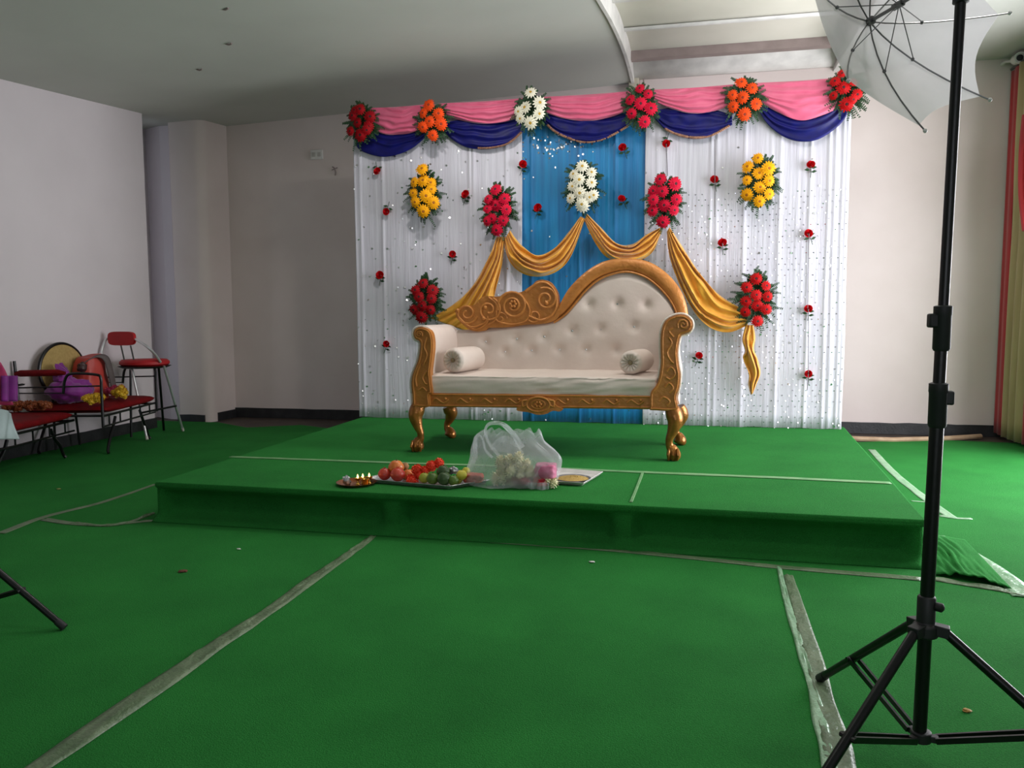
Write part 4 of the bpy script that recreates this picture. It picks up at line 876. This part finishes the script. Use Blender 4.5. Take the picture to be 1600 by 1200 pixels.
ub, qb, WB, DB = seat_unit('red padded waiting chair with black arms beside the folding chair, holding the bags', (B0.x, B0.y), (B1.x, B1.y), .355, True, True)

# things on the chairs
M_purple = mat('purple_cloth', (136, 24, 136), .6, col2=(104, 14, 108), nscale=12, sheen=.3)
M_bagc = mat('orange_red_bag', (196, 66, 50), .5, col2=(150, 40, 40), nscale=8, namt=.9)
M_strap = mat('grey_strap', (92, 82, 80), .7)
M_ylow = mat('yellow_garland', (222, 186, 40), .6, col2=(190, 140, 20), nscale=40, namt=.9, bump=.5)
M_pkg = mat('dull_pink_garland', (176, 44, 84), .6, col2=(130, 26, 60), nscale=40, namt=.9, bump=.5)
M_pale = mat('pale_blue_cloth', (176, 192, 192), .7, bump=.2)
M_pinkc = mat('pink_cloth', (196, 60, 110), .6)
M_brg = mat('brown_garland', (164, 90, 36), .6, col2=(110, 44, 24), nscale=50, namt=1.0, bump=.6)
M_tan = mat('tan_weave', (176, 150, 92), .8, col2=(160, 134, 78), nscale=60, bump=.4, bscale=120)
def lump(mb, c, r, sc, amp, seed, n=(36, 24), freq=2.4):
    def fn(u, v):
        th = PI*v; ph = 2*PI*u; d = Vector((math.sin(th)*math.cos(ph), math.sin(th)*math.sin(ph), math.cos(th)))
        k = 1+amp*noise.noise(d*freq+Vector((seed, 0, 0)))+amp*.5*noise.noise(d*freq*2.5+Vector((0, seed, 0)))
        return Vector(c)+Vector((d.x*sc[0], d.y*sc[1], d.z*sc[2]))*r*k
    mb.grid(fn, *n); return mb
# oval woven panel against the wall
oc = PX(99, 580, -4.575); on = MB(); tilt = lambda z: -4.60+(.79-z)*.05
def ovl(t, k=1.0): 
    a = 2*PI*t; s = math.sin(a); wv = .215*(1-.10*(s < 0)*abs(s)); return (oc.y+wv*math.cos(a)*k, .588+.205*s*k)
bk = thing('woven_panel', 'oval tan woven panel with black rim against the left wall behind purple cloth', 'panel', (-4.6, oc.y, .37))
part(bk, 'weave', MB().prism([(tilt(z), y, z) for y, z in [ovl(k/40) for k in range(40)]], (.02, 0, 0)), M_tan, bevel=.006)
part(bk, 'rim', MB().tube([(tilt(z)+.01, y, z) for y, z in [ovl(k/48, 1.03) for k in range(48)]], .013, 8, closed=True), M_black)
part(bk, 'stand_leg', MB().tube([(-4.59, oc.y-.1, .39), (-4.57, oc.y-.12, .012)], .009, 6), M_black)
part(bk, 'stand_leg', MB().tube([(-4.59, oc.y+.1, .39), (-4.57, oc.y+.12, .012)], .009, 6), M_black)
zsB = .367
c = qb(.36, .20, zsB+.085)
mb = lump(MB(), c, .13, (1.1, 1.2, .72), .25, 3); single('purple_cloth', mb, M_purple, 'bunched purple cloth on the red chair below the armrest', 'cloth', ang=80)
c2 = qb(.40, .17, zsB+.24); mb = MB()
for k in range(4):
    a = -1.0+k*.62
    mb.grid(lambda u, v, a=a: c2+Vector((.02*math.sin(5*v+a), 0, -.06))+Vector((.012*math.cos(a*3+u*6), 1, 0))*((u-.5)*.09*math.sin(PI*min(1, v*.8+.12))+math.sin(a)*.07*v)+Vector((0, 0, .12*v*math.cos(a))), 8, 8)
mb = lump(mb, c2+Vector((0, 0, -.055)), .055, (1, 1, 1), .4, 6, (16, 12)); single('purple_bow', mb, M_purple, 'knotted purple cloth end sticking up above the chair arm', 'cloth', solid=.004)
hb_ = thing('shoulder_bag', 'orange-red shoulder bag with a grey strap on the red chair', 'bag', qb(.33, .44, zsB))
mb = MB()
cc_ = qb(.35, .45, zsB+.165)
def bagf(u, v):
    th = 2*PI*u; z = v; k = 1-.30*z**2; cs, sn = math.cos(th), math.sin(th)
    p = Vector((math.copysign(abs(cs)**.6, cs)*.10*k, math.copysign(abs(sn)**.6, sn)*.135*k*(1-.1*z), (z-.5)*.33*(1+.1*sn)))
    n_ = 1+.12*noise.noise(Vector((cs*2, sn*2, z*3)))
    return cc_+Vector((p.x*n_, p.y*n_+.02*z, p.z))
mb.grid(bagf, 36, 16); tp_ = [bagf(k/36, 1) for k in range(36)]; mb.add(tp_+[sum(tp_, Vector())/36+Vector((0, 0, -.01))], [(k, (k+1) % 36, 36) for k in range(36)])
part(hb_, 'bag_body', mb, M_bagc, ang=80)
sp = catmull([cc_+Vector((.02, -.10, .10)), cc_+Vector((.08, -.02, .165)), cc_+Vector((.115, .05, .15)), cc_+Vector((.128, .085, .03)), cc_+Vector((.12, .12, -.10))], 24)
part(hb_, 'strap', MB().grid(lambda u, v: sp[int(u*24+.5)]+Vector((.0, .055*(v-.5), .02*(v-.5))), 24, 2), M_strap, solid=.006)
part(hb_, 'buckle', lump(MB(), cc_+Vector((.06, -.135, .09)), .035, (1, 1, 1), .4, 2, (16, 10)), mat('dark_brown_leather', (60, 34, 32), .5))
def petal_ball(mb, c, R, rnd, n=70):
    for k in range(n):
        zz = 1-2*(k+.5)/n; an = k*2.399; d = Vector((math.sqrt(1-zz*zz)*math.cos(an), math.sqrt(1-zz*zz)*math.sin(an), zz)); t = d.cross(Vector((.3, .2, 1))).normalized(); b = t.cross(d)
        q = c+d*R*rnd.uniform(.7, .9); t = (t*rnd.uniform(.4, 1)+b*rnd.uniform(-1, 1)).normalized()
        mb.add([q-t*R*.22, q+d*R*.25-t*R*.18, q+d*R*.28+t*R*.18, q+t*R*.22], [(0,1,2,3)])
    mb.ball(c, R*.78, 8, 6)
def garland(label, pts, r, mt, cat='flowers', seed=0, name='flower_bunch'):
    mb = MB(); rnd = random.Random(seed)
    for p in pts:
        for q in range(7):
            petal_ball(mb, p+Vector((rnd.uniform(-.7, .7)*r, rnd.uniform(-.7, .7)*r, rnd.uniform(-.45, .5)*r)), r*rnd.uniform(.36, .5), rnd, 40)
    return single(name, mb, mt, label, cat, smooth=False)
garland('yellow flower bunch below the purple cloth on the red chair', [qb(.10, -.03+.03*k, zsB+.045+.006*(k % 2)) for k in range(4)], .045, M_ylow, seed=1)
garland('round yellow flower bunch in front of the shoulder bag', [qb(.05, .28, zsB+.052), qb(.05, .325, zsB+.06), qb(.04, .30, zsB+.078)], .05, M_ylow, seed=2)
garland('dull pink flower bunch at the far end of the red chair', [qb(.14, .41, zsB+.055), qb(.14, .46, zsB+.07), qb(.12, .50, zsB+.05)], .055, M_pkg, seed=3)
garland('brown and gold garland lying on the nearest red chair', [PZ(4+9.5*k, 641+(k%2)*1.5, .345)+Vector((0, 0, .034)) for k in range(8)], .045, M_brg, seed=4, name='garland')
pb = PX(8, 655, -4.02)
mb = MB()
def palef(u, v):
    p = PX(-40+62*u, 628+58*v+18*u*(1-v), -4.02+.0*v); p.x += .025*math.sin(u*11+v*2)+.03*v; return p
mb.grid(palef, 30, 20); single('pale_cloth', mb, M_pale, 'pale blue cloth hanging over the front of the nearest red chair', 'cloth', solid=.006, ang=80)
mb = MB(); mb.grid(lambda u, v: PX(-45+64*u*(.65+.35*v), 566+66*v, -4.28)+Vector((.02*math.sin(u*14), .015*math.sin(v*5), 0)), 30, 16)
single('pink_cloth', mb, M_pinkc, 'pink cloth draped upright at the left edge above the nearest chair', 'cloth', solid=.02, ang=80)
mb = MB(); mb.grid(lambda u, v: PX(2+21*u, 587+40*v, -4.22)+Vector((.02*math.sin(u*9), 0, 0)), 16, 12)
single('violet_cloth', mb, M_purple, 'small violet cloth beside the pink cloth at the left edge', 'cloth', solid=.02, ang=80)

# folding chair with chrome legs
fc = thing('folding_chair', 'chrome folding chair with red seat and back beside the pillar', 'chair', (-4.45, 5.85, 0))
sc_ = PY(226, 566, 5.70)
part(fc, 'seat', MB().lathe([(0, -.028), (.175, -.028), (.195, -.012), (.195, .008), (.175, .024), (0, .03)], (sc_.x, 5.70, sc_.z), seg=32, sy=.95), M_red2)
part(fc, 'seat_pan', MB().lathe([(0, -.045), (.17, -.045), (.205, -.029), (0, -.028)], (sc_.x, 5.70, sc_.z), seg=24), M_blackp)
bl, br = PY(168, 529, 5.56), PY(209, 529, 5.56); bc = (bl+br)/2
o = []
for k in range(32):
    a = 2*PI*k/32; cx, sx = math.cos(a), math.sin(a); o.append(bc+Vector((math.copysign(abs(cx)**.45, cx)*(br.x-bl.x)/2, 0, math.copysign(abs(sx)**.55, sx)*.056)))
part(fc, 'backrest', MB().prism(o, (0, .03, 0)), M_red2, bevel=.01)
def W2(x, y, Y): return PY(x, y, Y)
bf = MB(); bf.tube(catmull([W2(158, 562, 5.50), W2(160, 544, 5.54), W2(168, 528, 5.57), W2(188, 522, 5.59), W2(209, 529, 5.58), W2(226, 539, 5.55), W2(240, 551, 5.58), W2(251, 566, 5.64)], 40), .011, 8)
part(fc, 'back_frame', bf, M_chrome)
part(fc, 'back_strut', MB().tube([W2(189, 540, 5.57), W2(194, 562, 5.55)], .006, 6), M_steel); part(fc, 'back_strut', MB().tube([W2(204, 540, 5.57), W2(209, 562, 5.55)], .006, 6), M_steel)
lg = [((256, 572, 5.68), (286, 673)), ((206, 576, 5.58), (230, 687))]
for (x, y, Y), (fx, fy) in lg:
    ft_ = PZ(fx, fy, .012); tp2 = W2(x, y, Y); part(fc, 'leg', MB().tube([tp2, ft_+Vector((0, 0, .0))], .0105, 10), M_chrome)
    part(fc, 'foot_cap', MB().tube([ft_+(tp2-ft_).normalized()*.03, ft_], .0125, 10), mat('pale_cap', (200, 195, 185), .6))
l2a, l2b = PZ(256, 672, .012), PZ(205, 683, .012)
for p, q_ in ((W2(248, 575, 5.72), l2a), (W2(204, 577, 5.62), l2b)): part(fc, 'rear_leg', MB().tube([p, q_], .010, 8), M_black)
part(fc, 'stretcher', MB().tube([W2(276, 634, 5.62), W2(221, 645, 5.46)], .008, 8), M_black)

# ================================================================== RIGHT: CURTAIN, CAMERA, STRIP
M_beige = mat('beige_curtain', (166, 150, 106), .7, col2=(150, 132, 90), nscale=20, stretch=(1, 1, .1), sheen=.2)
M_redc = mat('red_curtain', (176, 14, 26), .65, col2=(150, 8, 18), nscale=20, stretch=(1, 1, .1), sheen=.2)
cu = thing('window_curtain', 'floor-length beige and red curtain on the right wall at the picture edge', 'curtain', (2.46, 6.5, .05))
def cur(y0, y1, seed, amp=.03, n=7):
    def fn(u, v):
        y = y0+(y1-y0)*u; z = .03+2.86*v; pinch = 1-.25*math.exp(-((z-1.7)/.35)**2)
        return (2.47+amp*math.sin(u*n*2*PI+seed)*pinch*(.8+.2*noise.noise(Vector((y*4, z, seed)))), y+.02*noise.noise(Vector((z*.8, seed, y)))*0+.05*(1-v)*0, z)
    return fn
part(cu, 'red_border', MB().grid(cur(7.06, 6.90, 0, .012, 1), 14, 20), M_redc, solid=.004)
part(cu, 'beige_panel', MB().grid(cur(6.90, 6.52, 1, .035, 3), 60, 20), M_beige, solid=.004)
part(cu, 'red_band', MB().grid(cur(6.52, 6.38, 2, .02, 1), 14, 20), M_redc, solid=.004)
part(cu, 'beige_panel', MB().grid(cur(6.38, 6.05, 3, .03, 3), 40, 20), M_beige, solid=.004)
tbp = [PX(1602, 180, 2.40), PX(1597, 235, 2.38), PX(1596, 300, 2.37), PX(1602, 360, 2.38)]
part(cu, 'tie_back', MB().tube(catmull(tbp, 16), .022, 8), M_redc)
part(cu, 'curtain_rod', MB().tube([(2.47, 7.06, 2.905), (2.47, 3.3, 2.905)], .012, 8), M_steel)
cv = thing('security_camera', 'small white security camera under the ceiling at the right wall corner', 'camera', PY(1590, 92, 6.9))
c = PY(1590, 92, 6.9)
part(cv, 'housing', MB().lathe([(0, .05), (.03, .05), (.037, .04), (.037, -.03), (.042, -.035), (.042, -.05), (.034, -.05), (.03, -.042), (0, -.042)], c, (0, 1, .1), 20), M_trim)
part(cv, 'lens', MB().lathe([(0, -.044), (.024, -.044), (.022, -.052), (0, -.056)], c, (0, 1, .1), 16), M_blackp)
part(cv, 'bracket', MB().tube([c+Vector((0, .05, 0)), c+Vector((-.04, .12, .02)), c+Vector((-.04, .2, .02))], .012, 8), M_trim)
s0, s1 = PZ(1326, 688, .0), Vector((2.35, 6.98, 0))
M_wood = mat('pale_wood', (176, 150, 122), .7, col2=(150, 122, 94), nscale=14)
single('wooden_strip', MB().tube([(s0.x, s0.y+.02, .012), (1.6, 6.62, .012), (2.0, 6.76, .012), (2.34, 6.95, .012)], .02, 8), M_wood, 'pale wooden strip on the floor along the back wall at right', 'strip')

# wall fittings
sk = thing('wall_socket', 'small white switch box high on the wall left of the backdrop', 'switch', PY(496, 242, WY))
c = PY(496, 242, WY)
part(sk, 'plate', MB().box((c.x-.062, WY-.022, c.z-.045), (c.x+.062, WY, c.z+.045)), M_trim, bevel=.004)
for dx in (-.028, .028): part(sk, 'switch', MB().box((c.x+dx-.016, WY-.028, c.z-.02), (c.x+dx+.016, WY-.02, c.z+.02)), mat('switch_grey', (190, 186, 180), .5), bevel=.002)
c = PY(524, 266, WY); mb = MB().tube(catmull([c+Vector((-.02, -.02, .03)), c+Vector((0, -.02, .015)), c+Vector((.01, -.015, -.02)), c+Vector((.002, -.01, -.05))], 10), .006, 6); mb.tube([c+Vector((-.03, -.015, .0)), c+Vector((.03, -.02, .02))], .004, 5)
single('wall_hook', mb, M_beam, 'small twisted wire hook on the wall below the switch box', 'hook')
c = PY(990, 132, 7.0); jb = thing('junction_box', 'small cream electrical box on the wall above the centre red bouquet', 'box', (c.x, WY, c.z-.09))
part(jb, 'casing', MB().box((c.x-.045, WY-.07, c.z-.10), (c.x+.04, WY, c.z+.10)), mat('cream_box', (206, 198, 178), .6), bevel=.006)
part(jb, 'cable', MB().tube(catmull([(c.x-.01, WY-.04, c.z+.10), (c.x+.05, WY-.05, c.z+.15), (c.x+.08, WY-.03, c.z+.05), (c.x+.08, WY-.02, c.z-.06)], 14), .006, 6), M_beam)
# ceiling lamp at the top edge
lc = PZ(686, -7, 2.88); lz = cz(lc.x, lc.y)
cl = thing('ceiling_lamp', 'small round lit downlight in the ceiling at the top edge', 'lamp', (lc.x, lc.y, lz))
part(cl, 'ring', MB().lathe([(.062, 0), (.075, 0), (.072, -.012), (.06, -.012)], (lc.x, lc.y, lz), seg=24), M_trim)
part(cl, 'diffuser', MB().lathe([(0, -.004), (.06, -.004), (.06, -.009), (0, -.012)], (lc.x, lc.y, lz), seg=24), mat('lamp_glow', (255, 250, 240), .5, emit=(1, .97, .92), estr=5))
for x, y, wh in ((352, 13, 'nearest the top edge'), (358, 68, 'below the dark one'), (312, 108, 'lowest of the three')):
    p = PZ(x, y, 2.75); p = PZ(x, y, cz(p.x, p.y)-.004)
    mb = MB().tube(catmull([p+Vector((-.03, .01, .004)), p+Vector((0, 0, -.008)), p+Vector((.025, -.01, -.004))], 6), .006, 5)
    single('ceiling_stub', mb, M_beam, 'small dark wire stub in the left ceiling, '+wh, 'wire')
# litter
for nm, lb, x, y, r, mt, cat in (('plastic_scrap', 'teal plastic scrap on the floor in front of the stage', 514, 826, .016, mat('teal_plastic', (20, 130, 110), .4), 'litter'),
                            ('dry_leaf', 'dark brown dry leaf on the carpet at left centre', 285, 894, .013, mat('dry_leaf', (96, 52, 30), .8), 'litter'),
                            ('paper_scrap', 'tiny white paper scrap on the carpet left of centre', 373, 859, .007, M_trim, 'litter'), ('paper_scrap', 'pale scrap on the dark carpet near the red chairs', 92, 765, .011, mat('pale_scrap', (150, 160, 90), .7), 'litter'),
                            ('paper_scrap', 'tiny pale scrap on the carpet right of centre', 925, 879, .008, M_trim, 'litter'), ('paper_scrap', 'yellowish scrap on the carpet near the light stand', 1510, 1112, .009, mat('tan_scrap', (170, 130, 50), .7), 'litter')):
    p = PZ(x, y, 0); single(nm, MB().ball(p+Vector((0, 0, .004)), r, 8, 5, (1.3, 1, .35), .7, x), mt, lb, cat, group='scraps on the carpet')

# ================================================================== LIGHT STANDS
def stand(label, cx, cy, zh, R, angs, zb, lean, full=True, grp='black light stands'):
    rt_ = thing('light_stand', label, 'light stand', (cx, cy, 0), grp)
    ax = lambda z: Vector((cx+lean*(z-zh)/1.4, cy, z))
    hub = Vector((cx, cy, zh))
    part(rt_, 'lower_pole', MB().tube([ax(zb-.01), ax(.815)], .0145, 16), M_black)
    part(rt_, 'middle_pole', MB().tube([ax(.80), ax(.985)], .0125, 16), M_black)
    part(rt_, 'upper_pole', MB().tube([ax(.97), ax(1.665)], .0105, 16), M_black)
    for z, r, kx in ((.80, .0185, .022), (.965, .0175, -.022)):
        part(rt_, 'clamp_collar', MB().lathe([(r*.85, -.045), (r, -.04), (r, .030), (r*1.05, .032), (r*1.05, .05), (r*.8, .052)], ax(z), seg=18), M_blackp)
        k = MB(); c_ = ax(z+.02); k.obox(c_, c_+Vector((kx*1.35, -.004, 0)), .02, .030); part(rt_, 'knob', k, M_blackp, bevel=.004)
    h = MB().lathe([(.017, -.035), (.026, -.03), (.026, -.006), (.019, 0), (.019, .055), (.0165, .06)], hub, seg=18)
    for a in angs: h.obox(hub+Vector((math.cos(a)*.012, math.sin(a)*.012, -.012)), hub+Vector((math.cos(a)*.046, math.sin(a)*.046, -.016)), .026, .024)
    part(rt_, 'hub', h, M_blackp, bevel=.002)
    k = MB(); k.lathe([(.006, 0), (.010, .004), (.010, .016), (.004, .02)], hub+Vector((.014, -.008, .04)), (.8, -.6, 0), 10); part(rt_, 'hub_knob', k, M_blackp)
    lo = MB().lathe([(.014, -.012), (.022, -.01), (.022, .012), (.014, .014)], (cx, cy, zb), seg=16)
    for a in angs: lo.obox((cx, cy, zb), (cx+math.cos(a)*.035, cy+math.sin(a)*.035, zb), .018, .014)
    part(rt_, 'lower_bracket', lo, M_blackp, bevel=.002)
    for a in angs:
        d = Vector((math.cos(a), math.sin(a), 0)); t = hub+d*.04+Vector((0, 0, -.018)); f = Vector((cx, cy, .009))+d*R
        part(rt_, 'leg', MB().tube([t, f], .0105, 12), M_black)
        part(rt_, 'foot', MB().tube([f+(t-f).normalized()*.03, f-(t-f).normalized()*.002], [.0118, .0125], 12), M_blackp)
        mid = t.lerp(f, .60); s_ = d.cross(Vector((0, 0, 1))); br_ = MB()
        for sg in (-1, 1): br_.obox(Vector((cx, cy, zb))+d*.03+s_*sg*.010, mid+s_*sg*.012, .006, .013)
        br_.tube([mid-s_*.018, mid+s_*.018], .006, 8); part(rt_, 'brace', br_, M_black)
    return rt_, ax
A3 = (1.975, 3.88, 6.028)
s1_, ax1 = stand('tall black light stand in the right foreground holding the white umbrella', .528, 1.841, .322, .393, A3, .059, .016)
c = ax1(1.665)
part(s1_, 'top_clamp', MB().lathe([(.0105, -.03), (.0155, -.028), (.0155, .0), (.021, .002), (.021, .055), (.014, .06)], c, seg=16), M_blackp)
k = MB(); k.obox(c+Vector((.0, 0, .03)), c+Vector((.034, -.004, .012)), .014, .045); part(s1_, 'clamp_knob', k, M_blackp, bevel=.004)
k = MB(); k.obox(c+Vector((-.005, 0, .04)), c+Vector((-.036, -.004, .0)), .014, .022); part(s1_, 'clamp_lever', k, M_blackp, bevel=.003)
a1 = .13; R3 = .393; ph = a1
stand('second black light stand mostly outside the left edge, one leg in view', -1.93-R3*math.cos(ph), 2.08-R3*math.sin(ph), .322, R3, (ph, ph+2.094, ph+4.189), .059, .0)
# umbrella
UH = Vector((.4050, 2.0270, 1.6740)); UA = Vector((.5663, -.8152, .1190)).normalized(); UT = UA.cross(Vector((0, 0, 1))).normalized(); US = UA.cross(UT)
UR, UPH, UD = .281, .793, .114
um = thing('photo_umbrella', 'white translucent studio umbrella clamped to the top of the light stand', 'umbrella', UH)
def rib(k, t): a = UPH+k*PI/4; return UH+UA*(UD*t**1.7)+(UT*math.cos(a)+US*math.sin(a))*(UR*t)
for k in range(8):
    def gore(u, v, k=k):
        t = v*(1-.055*math.sin(PI*u)); return rib(k, t).lerp(rib(k+1, t), u)-UA*(.012*math.sin(PI*u)*v)
    part(um, 'canopy_panel', MB().grid(gore, 10, 12), M_umb, ang=85)
for k in range(8):
    part(um, 'rib', MB().tube([rib(k, t)+UA*.003 for t in (0.02, .15, .3, .45, .6, .75, .9, 1.0, 1.06)], .0018, 6), M_steel)
    part(um, 'stretcher', MB().tube([UH+UA*.085, rib(k, .46)+UA*.006], .0012, 5), M_steel)
    part(um, 'joint', MB().ball(rib(k, .46)+UA*.004, .0045, 8, 5), M_steel)
    part(um, 'tip', MB().ball(rib(k, 1.06)+UA*.003, .0048, 8, 5), M_trim)
part(um, 'shaft', MB().tube([UH-UA*.02, UH+UA*.31], .0042, 10), M_steel)
part(um, 'runner', MB().tube([UH+UA*.07, UH+UA*.095], .008, 10), M_steel)
part(um, 'top_notch', MB().tube([UH-UA*.006, UH+UA*.012], .010, 10), M_steel)
